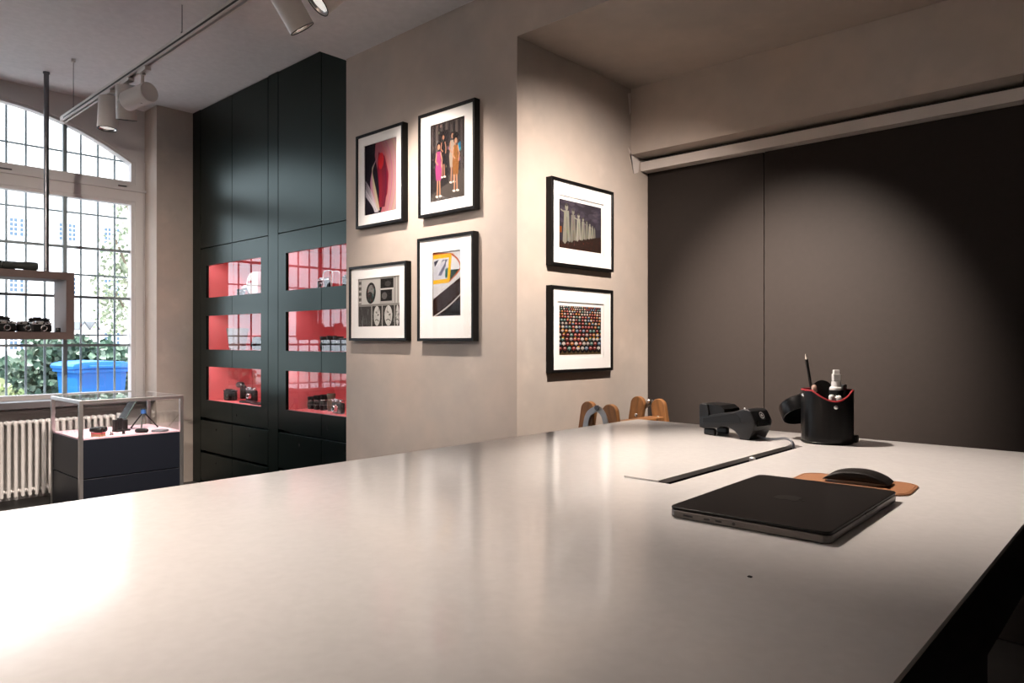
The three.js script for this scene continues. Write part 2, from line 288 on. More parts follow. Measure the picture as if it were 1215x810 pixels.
// ================================================================ FRAMED PICTURES
function paint(seed0, w, h, draw) { return canvasTex(w, h, (g, W, H) => { seed = seed0; draw(g, W, H); }); }
const poly = (g, col, pts) => { g.fillStyle = col; g.beginPath(); pts.forEach((p, i) => i ? g.lineTo(p[0], p[1]) : g.moveTo(p[0], p[1])); g.closePath(); g.fill(); };
const blob = (g, col, x, y, rx, ry, a = 0) => { g.fillStyle = col; g.beginPath(); g.ellipse(x, y, rx, ry, a, 0, 7); g.fill(); };
const prints = {
  petal: paint(11, 384, 520, (g, W, H) => {
    g.fillStyle = '#1b1420'; g.fillRect(0, 0, W, H);
    poly(g, '#a9606e', [[130, 0], [W, 0], [W, H], [210, H], [180, 300], [120, 90]]);
    for (let i = 0; i < 160; i++) { const t = i / 160; g.strokeStyle = `rgba(${180 + rr(-30, 40)},${95 + t * 80 + rr(-25, 25)},${105 + t * 60 + rr(-25, 25)},.6)`; g.lineWidth = 3; g.beginPath(); g.moveTo(150 + t * 240, 0); g.bezierCurveTo(270 + t * 190, 130, 290 + t * 170, 320, 190 + t * 190, H); g.stroke(); }
    poly(g, '#7d1530', [[165, 70], [240, 110], [285, 250], [270, 390], [205, H - 40], [170, 330], [150, 200]]);
    for (let i = 0; i < 90; i++) { const t = i / 90; g.strokeStyle = `rgba(${150 - t * 60 + rr(-25, 25)},${28 + rr(-10, 10)},${48 + rr(-10, 10)},.7)`; g.lineWidth = 3; g.beginPath(); g.moveTo(165 + t * 60, 75 + t * 25); g.quadraticCurveTo(180 + t * 110, 250, 170 + t * 70, 480); g.stroke(); }
    blob(g, 'rgba(226,40,46,.75)', 195, 140, 34, 60, 0.1);
    for (let i = 0; i < 120; i++) { const t = i / 120; g.strokeStyle = `rgba(${196 + rr(-40, 40)},${120 + t * 70 + rr(-25, 25)},${160 + rr(-25, 25)},.75)`; g.lineWidth = 3; g.beginPath(); g.moveTo(150 - t * 60, 110 + t * 60); g.bezierCurveTo(60 + t * 10, 210, 20 + t * 130, 330, 150 + rr(-12, 30), 500); g.stroke(); }
    for (let i = 0; i < 60; i++) { g.strokeStyle = `rgba(220,214,222,${rr(.3, .7)})`; g.lineWidth = 3; const y = rr(260, 380); g.beginPath(); g.moveTo(rr(0, 12), y); g.quadraticCurveTo(80, y + 70, rr(120, 170), 510); g.stroke(); }
    poly(g, '#17111b', [[0, 0], [128, 0], [118, 70], [60, 170], [22, 230], [0, 250]]);
    poly(g, '#17111b', [[0, 420], [80, 500], [110, H], [0, H]]);
  }),
  street: paint(21, 360, 560, (g, W, H) => {
    g.fillStyle = '#3b3433'; g.fillRect(0, 0, W, H);
    for (let i = 0; i < 14; i++) { g.fillStyle = ['#4b4342', '#2a2526', '#5a514d', '#332d2e'][i % 4]; g.fillRect(i * 26, rr(0, 30), 24, rr(330, 420)); }
    g.fillStyle = '#241f21'; g.fillRect(88, 60, 98, 360); g.fillRect(0, 200, 40, 210);
    poly(g, '#4f4945', [[0, 420], [W, 360], [W, H], [0, H]]); poly(g, '#2c2829', [[0, 400], [190, 375], [190, 440], [0, 505]]);
    for (let i = 0; i < 26; i++) { g.fillStyle = `rgba(${rr(90, 190)},${rr(90, 170)},${rr(90, 160)},.5)`; g.fillRect(rr(0, W), rr(0, 330), rr(5, 24), rr(5, 26)); }
    const fig = (x, y, s, dress, skin, hair, legs = true) => {
      if (legs) { g.strokeStyle = skin; g.lineWidth = 13 * s; for (const dx of [-9, 10]) { g.beginPath(); g.moveTo(x + dx * s, y + 215 * s); g.lineTo(x + dx * 1.5 * s, y + 345 * s); g.stroke(); } for (const dx of [-17, 19]) blob(g, '#e7ddd2', x + dx * s, y + 350 * s, 16 * s, 8 * s, 0.2); }
      poly(g, dress, [[x - 22 * s, y + 36 * s], [x + 24 * s, y + 36 * s], [x + 22 * s, y + 90 * s], [x + 34 * s, y + 150 * s], [x + 26 * s, y + 240 * s], [x - 26 * s, y + 236 * s], [x - 34 * s, y + 150 * s], [x - 20 * s, y + 90 * s]]);
      g.strokeStyle = skin; g.lineWidth = 11 * s; g.beginPath(); g.moveTo(x + 22 * s, y + 44 * s); g.lineTo(x + 36 * s, y + 100 * s); g.lineTo(x + 30 * s, y + 150 * s); g.stroke();
      g.beginPath(); g.moveTo(x - 20 * s, y + 44 * s); g.lineTo(x - 30 * s, y + 100 * s); g.lineTo(x - 4 * s, y + 130 * s); g.stroke();
      blob(g, hair, x, y - 4 * s, 21 * s, 24 * s); blob(g, skin, x + 2 * s, y + 4 * s, 14 * s, 19 * s);
    };
    fig(132, 105, 0.82, '#1c191b', '#a4745d', '#1a1413'); fig(228, 110, 0.95, '#9d9082', '#ab7f68', '#2a201c');
    blob(g, '#2f8fae', 298, 205, 16, 30); blob(g, '#1d5f82', 306, 190, 9, 24);
    blob(g, '#1c1717', 262, 118, 30, 24); fig(262, 150, 1.02, '#86592f', '#b4866c', '#191211');
    for (let i = 0; i < 90; i++) { g.fillStyle = `rgba(${rr(140, 210)},${rr(90, 140)},${rr(40, 80)},.5)`; g.fillRect(rr(232, 292), rr(190, 385), 5, 3); }
    fig(82, 165, 1.03, '#9c3f74', '#b4866c', '#1b1414');
    for (let i = 0; i < 90; i++) { g.fillStyle = `rgba(${rr(140, 190)},${rr(50, 100)},${rr(100, 150)},.45)`; g.fillRect(rr(54, 108), rr(205, 405), 4, 6); }
  }),
  collage: paint(31, 560, 420, (g, W, H) => {
    g.fillStyle = '#b9b6b2'; g.fillRect(0, 0, W, H);
    g.fillStyle = '#8c8986'; g.fillRect(0, 0, 40, 225); for (let i = 0; i < 9; i++) { g.fillStyle = i % 2 ? '#5d5a58' : '#d8d5d0'; g.fillRect(4, 6 + i * 24, 34, 14); }
    g.fillStyle = '#d3d0cc'; g.fillRect(44, 4, 250, 220);
    blob(g, '#2e2c2b', 172, 130, 66, 92, 0.1); blob(g, '#8d8a87', 172, 118, 42, 60, 0.1); blob(g, '#3a3836', 160, 160, 40, 42);
    for (let i = 0; i < 40; i++) blob(g, `rgba(${rr(20, 200)},${rr(20, 200)},${rr(20, 200)},.25)`.replace(/,(\d+\.?\d*),(\d+\.?\d*),/, (m, a) => `,${a},${a},`), rr(120, 220), rr(60, 200), rr(4, 14), rr(4, 18));
    g.fillStyle = '#262423'; g.fillRect(304, 14, 170, 82); g.fillRect(304, 110, 150, 96); blob(g, '#6b6866', 355, 160, 36, 30); blob(g, '#4a4846', 400, 60, 40, 24);
    g.fillStyle = '#e2dfda'; g.fillRect(300, 96, 170, 12);
    for (let i = 0; i < 7; i++) { g.fillStyle = ['#c9c6c2', '#76736f', '#dedbd6'][i % 3]; g.fillRect(478 + i * 12, 4, 9, 220); }
    g.fillStyle = '#8f8c88'; g.fillRect(0, 228, W, 14);
    g.fillStyle = '#4b4947'; g.fillRect(0, 244, 178, 176); for (let i = 0; i < 60; i++) { const v = rr(60, 150) | 0; g.fillStyle = `rgba(${v},${v},${v},.5)`; g.fillRect(rr(4, 170), rr(246, 400), rr(3, 14), rr(10, 60)); }
    for (const [x0, w] of [[190, 130], [332, 150], [492, 64]]) {
      g.fillStyle = '#3a3836'; g.fillRect(x0, 244, w, 176);
      blob(g, '#d9d6d1', x0 + w / 2, 330, w * 0.33, 86); blob(g, '#8b8885', x0 + w / 2 - 8, 300, w * 0.1, 8, 0.5); blob(g, '#7a7774', x0 + w / 2 + 16, 322, w * 0.1, 8, -0.4);
      g.strokeStyle = '#4a4846'; g.lineWidth = 7; g.beginPath(); g.moveTo(x0 + w * .3, 372); g.quadraticCurveTo(x0 + w / 2, 350, x0 + w * .68, 378); g.stroke();
      for (let i = 0; i < 24; i++) { const v = rr(60, 240) | 0; g.fillStyle = `rgba(${v},${v},${v},.4)`; g.fillRect(x0 + rr(6, w - 10), rr(248, 410), rr(3, 10), rr(8, 40)); }
    }
  }),
  boat: paint(41, 320, 480, (g, W, H) => {
    g.fillStyle = '#cfcfd6'; g.fillRect(0, 0, W, H);
    poly(g, '#a9552a', [[0, 0], [190, 14], [250, 26], [0, 40]]);
    poly(g, '#d9dbe2', [[0, 60], [W, 30], [W, 210], [0, 360]]);
    poly(g, '#4f5062', [[40, 150], [110, 60], [170, 60], [70, 170]]); poly(g, '#3a3b4c', [[10, 70], [70, 55], [20, 110]]);
    poly(g, '#c9ccd8', [[0, 120], [140, 60], [150, 190], [0, 210]]); poly(g, '#6a6b80', [[60, 170], [150, 70], [150, 110], [90, 180]]);
    poly(g, '#235f53', [[140, 130], [190, 120], [186, 200], [140, 196]]); poly(g, '#133028', [[200, 140], [310, 140], [250, 200], [190, 210]]);
    g.strokeStyle = '#e9b624'; g.lineJoin = 'round'; g.lineWidth = 30; g.beginPath(); g.moveTo(-20, 34); g.lineTo(200, 34); g.lineTo(178, 220); g.lineTo(-20, 224); g.stroke();
    g.strokeStyle = '#b3541f'; g.lineWidth = 13; g.beginPath(); g.moveTo(205, 24); g.quadraticCurveTo(300, 60, 316, 130); g.quadraticCurveTo(280, 170, 186, 228); g.stroke();
    poly(g, '#d6d6db', [[0, 240], [170, 240], [W, 150], [W, 210], [0, 350]]);
    poly(g, '#2e1a14', [[0, 352], [W, 196], [W, H], [0, H]]); g.strokeStyle = '#dcd8d4'; g.lineWidth = 10; g.beginPath(); g.moveTo(10, H); g.quadraticCurveTo(180, 420, W, 320); g.stroke();
    poly(g, '#17100e', [[60, H], [W, 350], [W, H]]);
  }),
  statues: paint(51, 560, 384, (g, W, H) => {
    g.fillStyle = '#3a353d'; g.fillRect(0, 0, W, H);
    for (let i = 0; i < 70; i++) { const v = rr(50, 110) | 0; blob(g, `rgba(${v + 8},${v},${v + 14},.22)`, rr(0, W), rr(0, 170), rr(20, 90), rr(8, 30), rr(-.3, .3)); }
    poly(g, '#32241f', [[0, 330], [W, 250], [W, H], [0, H]]); for (let i = 0; i < 180; i++) { g.fillStyle = `rgba(${rr(80, 140)},${rr(40, 60)},${rr(25, 45)},.6)`; const x = rr(0, W); g.fillRect(x, rr(355 - x * .14, H), rr(2, 8), rr(2, 5)); }
    g.fillStyle = '#8a4a1c'; g.fillRect(4, 215, 26, 50);
    let x = 92, s = 1.0;
    for (let k = 0; k < 8; k++) {
      const b = 352 - (x - 92) * 0.22, t = b - 330 * s; const tone = ['#8d8b80', '#7c7a70', '#9b998d'][k % 3];
      poly(g, tone, [[x - 30 * s, t + 62 * s], [x + 30 * s, t + 60 * s], [x + 46 * s, b - 20 * s], [x + 10 * s, b - 30 * s], [x - 20 * s, b], [x - 50 * s, b - 20 * s]]);
      poly(g, '#6b6a5c', [[x + 2 * s, t + 110 * s], [x + 8 * s, t + 110 * s], [x + 16 * s, b - 30 * s], [x, b - 20 * s]]);
      for (let i = 0; i < 16; i++) { g.fillStyle = `rgba(${rr(60, 220) | 0},${rr(60, 210) | 0},${rr(60, 180) | 0},.28)`; g.fillRect(x + rr(-32, 28) * s, t + rr(70, 290) * s, 4 * s, rr(20, 70) * s); }
      blob(g, tone, x, t + 34 * s, 20 * s, 28 * s); blob(g, '#4f4c47', x, t + 14 * s, 17 * s, 13 * s);
      if (k % 2 === 0) { g.strokeStyle = tone; g.lineWidth = 12 * s; g.beginPath(); g.moveTo(x - 26 * s, t + 74 * s); g.lineTo(x - 78 * s, t + 60 * s); g.stroke(); }
      x += 92 * s * 0.92; s *= 0.84;
    }
  }),
  crowd: paint(61, 560, 384, (g, W, H) => {
    g.fillStyle = '#241d1b'; g.fillRect(0, 0, W, H); poly(g, '#5a4a30', [[0, 350], [W, 345], [W, H], [0, H]]);
    let y = 8, s = 0.5;
    while (y < 360) {
      for (let x = rr(-10, 10); x < W + 10; x += 44 * s + rr(2, 10)) {
        const c = ['#c9c1ba', '#a83a34', '#d9d2c8', '#c0504a', '#5b8f86', '#e0d6cf', '#8f2c30', '#d07a2c', '#b9a9a4', '#6c8fb0'][Math.floor(rnd() * 10)];
        blob(g, '#120e0e', x, y + 12 * s, 24 * s, 20 * s); blob(g, c, x, y, 20 * s, 13 * s); g.fillStyle = '#efe8e0'; g.fillRect(x - 9 * s, y - 7 * s, 18 * s, 6 * s);
        blob(g, '#1c1615', x - 9 * s, y + 9 * s, 5 * s, 5 * s); blob(g, '#1c1615', x + 9 * s, y + 9 * s, 5 * s, 5 * s);
        if (rnd() > .85) { g.fillStyle = '#e0a21e'; g.fillRect(x - 6 * s, y - 16 * s, 22 * s, 9 * s); }
      }
      y += 34 * s; s += 0.055;
    }
  }),
};
const paperMat = std(L(0.80, 0.79, 0.78), 0.9);
function picture(o) {   // built flat in x-y, front towards +z, base at the lower edge on the wall
  const g = thing('framed_picture', o.label, 'picture', o.pos, o.turn, o.group);
  const w = o.w, h = o.h, D = 0.036, fw = 0.014;
  part('frame', ext(shapeOf(rect(-w / 2, w / 2, 0, h), [rect(-w / 2 + fw, w / 2 - fw, fw, h - fw)]), D, 0.0012), M.blackFrame, g);
  const [a, b, c, d] = o.print, e = o.margin ?? 0;      // print rectangle in the frame's own x and y
  part('mat_board', ext(shapeOf(rect(-w / 2 + fw, w / 2 - fw, fw, h - fw), [rect(a - e, b + e, c - e, d + e)]), 0.0028).translate(0, 0, D - 0.0105), M.mat, g, 'white mat board');
  part('backing', box(w - 0.02, h - 0.02, 0.004, 0, h / 2, 0.020), paperMat, g);
  const pm = phys(L(0.62, 0.62, 0.62), 0.8, { map: o.map, specularIntensity: 0.15 });
  part('print', at(new THREE.PlaneGeometry(b - a, d - c), (a + b) / 2, (c + d) / 2, D - 0.0125), pm, g, o.print_label);
  part('glazing', at(new THREE.PlaneGeometry(w - 2 * fw, h - 2 * fw), 0, h / 2, D - 0.005), M.picGlass, g);
}
{
  const cz = Z1;
  const onWall1 = (x0, x1, y0, y1, p, o) => picture({ pos: [(x0 + x1) / 2, y0, cz], turn: 0, w: x1 - x0, h: y1 - y0, print: [p[0] - (x0 + x1) / 2, p[1] - (x0 + x1) / 2, p[2] - y0, p[3] - y0], ...o });
  onWall1(-3.275, -2.870, 1.791, 2.294, [-3.205, -2.930, 1.857, 2.231], { map: prints.petal, label: 'black-framed photo of a crimson flower petal close up, on the beige pier', print_label: 'pink and crimson petal print' });
  onWall1(-2.750, -2.350, 1.789, 2.296, [-2.666, -2.424, 1.857, 2.231], { map: prints.street, label: 'black-framed photo of women in pink and gold dresses on a street', print_label: 'colour street scene' });
  onWall1(-3.340, -2.844, 1.184, 1.588, [-3.264, -2.904, 1.260, 1.518], { map: prints.collage, label: 'black-framed black and white collage photo in landscape format', print_label: 'black and white collage print' });
  onWall1(-2.758, -2.359, 1.182, 1.688, [-2.650, -2.452, 1.302, 1.611], { map: prints.boat, label: 'black-framed photo of a yellow window frame over a dark curved hull', print_label: 'yellow frame print' });
  const onWall2 = (z0, z1, y0, y1, p, o) => picture({ pos: [X2, y0, (z0 + z1) / 2], turn: Math.PI / 2, w: z0 - z1, h: y1 - y0, print: [(z0 + z1) / 2 - p[0], (z0 + z1) / 2 - p[1], p[2] - y0, p[3] - y0], margin: 0.018, ...o });
  onWall2(-2.532, -3.026, 1.530, 1.936, [-2.601, -2.933, 1.618, 1.844], { map: prints.statues, label: 'black-framed photo of a row of pale stone statues under dark clouds', print_label: 'row of statues print' });
  onWall2(-2.532, -3.021, 1.035, 1.438, [-2.601, -2.931, 1.118, 1.348], { map: prints.crowd, label: 'black-framed photo of dense rows of small colourful figures, under the statue picture', print_label: 'dense colourful rows print' });
}

// ================================================================ DARK DISPLAY CABINETS
const ROWS = [[0.700, 0.975], [1.114, 1.389], [1.537, 1.802]];
function cabinet(x0, x1, label) {
  const c = thing('display_cabinet', label, 'cabinet', [(x0 + x1) / 2, 0, ZC]);
  const w = x1 - x0, hw = w / 2, g = 0.0025, T = 0.022, back = -0.50;
  const yD0 = 0.556, yD1 = 1.944, yU0 = 1.951, yU1 = HIGH - 0.008;
  const blocks = [span(-hw, hw, 0.03, 0.56, back, -T - 0.02), span(-hw, hw, 1.836, HIGH - 0.002, back, -T - 0.006), span(-hw, hw, 1.008, 1.104, back, -T - 0.004), span(-hw, hw, 1.422, 1.527, back, -T - 0.004), span(-hw, hw, 0.56, 0.69, back, -T - 0.004), span(-hw, -hw + 0.02, 0.56, 1.9, back, -T - 0.004), span(hw - 0.02, hw, 0.56, 1.9, back, -T - 0.004), span(-hw, hw, 0.56, 1.9, back - 0.02, back)];
  part('body', blocks, M.green, c);
  for (const s of [-1, 1]) {
    const inX = s < 0 ? -hw + g : hw - g, mid = s * g;
    part('upper_door', metreUV(rbox(Math.abs(inX - mid), yU1 - yU0, T, 0.0012, (inX + mid) / 2, (yU0 + yU1) / 2, -T / 2)), M.green, c);
    // glazed door: three openings running out to the meeting edge
    const edge = s * (hw - 0.104), pts = [[inX, yD0], [mid, yD0]];
    for (const [a, b] of ROWS) pts.push([mid, a], [edge, a], [edge, b], [mid, b]);
    pts.push([mid, yD1], [inX, yD1]);
    const door = part('glazed_door', metreUV(ext(shapeOf(s < 0 ? pts : pts.slice().reverse()), T).translate(0, 0, -T)), M.green, c);
    for (const [a, b] of ROWS) part('glass', at(new THREE.PlaneGeometry(Math.abs(edge - mid) - 0.001, b - a - 0.001), (edge + mid) / 2, (a + b) / 2, -T * 0.55), M.glass, door);
    for (const [a, b, ky] of [[0.284, 0.532, 0.47], [0.03, 0.262, 0.20]]) {
      const d = part('drawer', metreUV(rbox(Math.abs(inX - mid), b - a, T, 0.0012, (inX + mid) / 2, (a + b) / 2, -T / 2)), M.green, c);
      part('lock', cyl(0.009, 0.009, 0.006, 0, 0, 0, 16).rotateX(Math.PI / 2).translate((inX + mid) / 2, ky, 0.001), M.black, d);
    }
  }
  part('lock', cyl(0.009, 0.009, 0.006, 0, 0, 0, 16).rotateX(Math.PI / 2).translate(0.07, 0.612, 0.001), M.black, c);
  part('plinth', span(-hw, hw, 0, 0.03, back, -0.05), M.black, c);
  for (const [a, b] of ROWS) {
    const e = hw - 0.10, z0 = -T - 0.002, z1 = -0.40, t = 0.006;
    part('lining', [span(-e, e, a - t, a - 0.001, z1, z0), span(-e, e, b + 0.026, b + 0.026 + t, z1, z0), span(-e - t, -e, a, b + 0.03, z1, z0), span(e, e + t, a, b + 0.03, z1, z0), span(-e, e, a, b + 0.03, z1 - t, z1)], M.red, c, 'bright red lining');
    part('led_strip', span(-e + 0.04, e - 0.04, b + 0.018, b + 0.025, z0 - 0.020, z0 - 0.006), M.ledGlow, c, 'slim light strip');
    const l = new THREE.RectAreaLight(L(1, 0.93, 0.88), 46, 2 * e - 0.08, 0.012);
    l.position.set((x0 + x1) / 2, b + 0.0165, ZC + z0 - 0.013); l.lookAt((x0 + x1) / 2, b - 1, ZC + z0 - 0.45); scene.add(l);
  }
  return c;
}
cabinet(-5.942, -4.834, 'tall black-green display cabinet with red niches beside the pilaster');
cabinet(-4.691, -3.583, 'tall black-green display cabinet with red niches beside the picture wall');
for (const [a, b, lab] of [[-6.092, -5.944, 'plain black-green filler panel against the pilaster'], [-4.832, -4.693, 'narrow black-green panel between the two display cabinets'], [-3.581, -3.415, 'plain black-green filler panel against the picture wall']])
  solo('filler_panel', metreUV(rbox(b - a - 0.003, HIGH - 0.006, 0.40, 0.0015, 0, HIGH / 2, -0.20)), M.green, lab, 'panel', [(a + b) / 2, 0, ZC]);

// ---- camera gear
function gearCamera(name, label, group, pos, turn, o = {}) {   // front towards +z
  const g = thing(name, label, 'camera', pos, turn, group);
  const w = o.w ?? 0.132, h = o.h ?? 0.062, d = 0.032, topM = o.black ? M.black : M.chrome;
  part('body', rbox(w, h, d, 0.012, 0, h / 2, 0, 4), M.black, g);
  part('top_plate', [rbox(w * 0.98, 0.014, d * 0.96, 0.004, 0, h + 0.006, 0), rbox(0.05, 0.012, d * 0.9, 0.003, -w * 0.1, h + 0.017, 0)], topM, g, o.black ? undefined : 'silver top plate');
  part('dial', [cyl(0.008, 0.008, 0.008, w * 0.32, h + 0.016, 0, 20), cyl(0.006, 0.006, 0.006, w * 0.2, h + 0.015, 0, 20)], M.darkSteel, g);
  part('rewind_knob', cyl(0.008, 0.008, 0.009, -w * 0.38, h + 0.017, 0, 20), M.chrome, g);
  for (const x of [-0.03, 0.012, 0.032]) part('viewfinder', rbox(0.012, 0.008, 0.003, 0.001, x, h + 0.008, d / 2), M.blackGloss, g);
  const ln = part('lens', lathe([[0, 0], [0.024, 0], [0.024, 0.008], [0.021, 0.012], [0.021, 0.026], [0.018, 0.030], [0.017, 0.026], [0, 0.024]], 28).rotateX(Math.PI / 2).translate(0.006, h * 0.48, d / 2), o.black ? M.black : M.chrome, g);
  part('front_element', new THREE.SphereGeometry(0.015, 20, 8, 0, 7, 0, 1.2).scale(1, 0.3, 1).rotateX(Math.PI / 2).translate(0.006, h * 0.48, d / 2 + 0.024), M.blackGloss, ln);
  return g;
}
function lensBarrel(name, label, group, pos, o = {}) {
  const g = thing(name, label, 'lens', pos, 0, group), r = o.r ?? 0.030, h = o.h ?? 0.085;
  part('barrel', lathe([[0, 0], [r * 0.9, 0], [r * 0.9, h * 0.15], [r, h * 0.2], [r, h * 0.5], [r * 0.93, h * 0.55], [r * 0.93, h * 0.8], [r, h * 0.84], [r, h], [r * 0.85, h], [r * 0.8, h * 0.94], [0, h * 0.9]], 28), o.m ?? M.black, g);
  part('focus_ring', new THREE.TorusGeometry(r * 0.98, 0.0022, 6, 28).rotateX(Math.PI / 2).translate(0, h * 0.35, 0), M.darkSteel, g);
  part('marking_ring', new THREE.TorusGeometry(r * 0.93, 0.0014, 6, 28).rotateX(Math.PI / 2).translate(0, h * 0.67, 0), M.chrome, g);
  return g;
}
const SH = [0.7005, 1.1145, 1.5375];
// left cabinet
gearCamera('compact_camera', 'black compact camera on the lowest red shelf beside the pilaster', null, [-5.66, SH[0], ZC - 0.12], 0.3, { black: true, h: 0.07 });
gearCamera('compact_camera', 'small black camera with silver top on the lowest red shelf', null, [-5.46, SH[0], ZC - 0.20], 0.1, { h: 0.09 });
{ const g = thing('camera_handle_grip', 'dark pistol-like grip standing on the lowest red shelf', 'camera grip', [-5.74, SH[0], ZC - 0.27], 0.2); part('grip', rbox(0.035, 0.11, 0.05, 0.012, 0, 0.055, 0, 3), M.black, g); part('head', lathe([[0, 0], [0.024, 0], [0.024, 0.05], [0.02, 0.06], [0, 0.06]], 24).rotateZ(Math.PI / 2).translate(-0.01, 0.115, 0), M.darkSteel, g); }
for (const [x, z, t, lab] of [[-5.33, -0.10, 0.1, 'flat black tray lying near the front of the lowest red shelf'], [-5.13, -0.08, -0.05, 'second flat black tray at the front edge of the lowest red shelf']]) { const g = thing('flat_tray', lab, 'tray', [x, SH[0], ZC + z], t); part('base', rbox(0.15, 0.008, 0.06, 0.003, 0, 0.004, 0), M.black, g); part('rim', ext(shapeOf(roundRect(0.15, 0.06, 0.008), [roundRect(0.138, 0.048, 0.006)]), 0.006).rotateX(-Math.PI / 2).translate(0, 0.008, 0), M.darkSteel, g); }
{ const g = thing('grey_bucket', 'grey tapered cup on the middle red shelf', 'cup', [-5.60, SH[1], ZC - 0.15]); part('shell', lathe([[0, 0], [0.062, 0], [0.085, 0.17], [0.082, 0.17], [0.060, 0.006], [0, 0.006]], 36), std(L(0.20, 0.17, 0.16), 0.6), g); part('rim', new THREE.TorusGeometry(0.084, 0.003, 6, 36).rotateX(Math.PI / 2).translate(0, 0.17, 0), std(L(0.24, 0.2, 0.19), 0.5), g); }
gearCamera('compact_camera', 'black camera on the middle red shelf beside the grey cup', null, [-5.30, SH[1], ZC - 0.16], -0.1, { black: true, h: 0.08 });
{ const g = thing('white_letter_block', 'white rounded display block with a notch on the top red shelf', 'display block', [-5.36, SH[2], ZC - 0.14], 0.1); part('block', ext(shapeOf([...Array.from({ length: 17 }, (_, i) => { const t = Math.PI / 2 + Math.PI * i / 16; return [0.075 + 0.09 * Math.cos(t), 0.095 + 0.09 * Math.sin(t)]; }), [0.14, 0.005], [0.14, 0.185]]), 0.03, 0.003), M.whitePlastic, g); part('notch', rbox(0.05, 0.02, 0.004, 0.002, 0.03, 0.11, 0.031), M.redTrim, g); }
gearCamera('compact_camera', 'grey compact camera on the top red shelf beside the white block', null, [-5.50, SH[2], ZC - 0.19], 0.15, { h: 0.075 });
lensBarrel('camera_lens', 'short dark lens on the top red shelf', null, [-5.63, SH[2], ZC - 0.19], { h: 0.07 });
// right cabinet
for (const [x, h, lab] of [[-4.53, 0.085, 'dark lens first in the row of four on the lowest red shelf'], [-4.45, 0.098, 'tall dark lens second in the row of four on the lowest red shelf'], [-4.37, 0.108, 'tallest dark lens third in the row of four on the lowest red shelf'], [-4.28, 0.12, 'olive-brown lens closing the row of four on the lowest red shelf']]) lensBarrel('camera_lens', lab, 'row of four lenses', [x, SH[0], ZC - 0.17], { h, r: 0.029, m: x > -4.3 ? std(L(0.09, 0.075, 0.05), 0.5) : M.black });
gearCamera('compact_camera', 'black and silver camera on the lowest red shelf next to the lens row', null, [-4.09, SH[0], ZC - 0.10], -0.1, { h: 0.075 });
for (const [x, h, lab] of [[-4.31, 0.10, 'dark lens on the middle red shelf, left of a black one'], [-4.23, 0.105, 'dark lens in the middle of three on the middle red shelf'], [-4.15, 0.10, 'dark lens next to the black box on the middle red shelf']]) lensBarrel('camera_lens', lab.replace(', left of a black one', ', first of three'), 'lenses on the middle red shelf', [x, SH[1], ZC - 0.14], { h, r: 0.036 });
{ const g = thing('black_case', 'square black case on the middle red shelf beside the lenses', 'case', [-4.02, SH[1], ZC - 0.13]); part('body', rbox(0.12, 0.07, 0.08, 0.006, 0, 0.035, 0), M.black, g); part('lid', rbox(0.122, 0.018, 0.082, 0.005, 0, 0.079, 0), M.blackLeather, g); }
{ const g = thing('wire_stand', 'white wire display stand on the top red shelf', 'stand', [-4.20, SH[2], ZC - 0.12]); for (const s of [-1, 1]) part('loop', tube([[-0.05, 0, s * 0.03], [-0.05, 0.11, s * 0.03], [0.05, 0.11, s * 0.03], [0.05, 0, s * 0.03]], 0.003, 40), M.whitePlastic, g); for (const x of [-0.05, 0.05]) part('bar', rod([x, 0.004, -0.03], [x, 0.004, 0.03], 0.003), M.whitePlastic, g); }
gearCamera('compact_camera', 'black camera standing behind the white wire stand', null, [-4.17, SH[2], ZC - 0.24], 0, { black: true, h: 0.08 });
gearCamera('compact_camera', 'silver-topped camera on the top red shelf next to the wire stand', null, [-4.38, SH[2], ZC - 0.18], 0.1, { h: 0.07 });

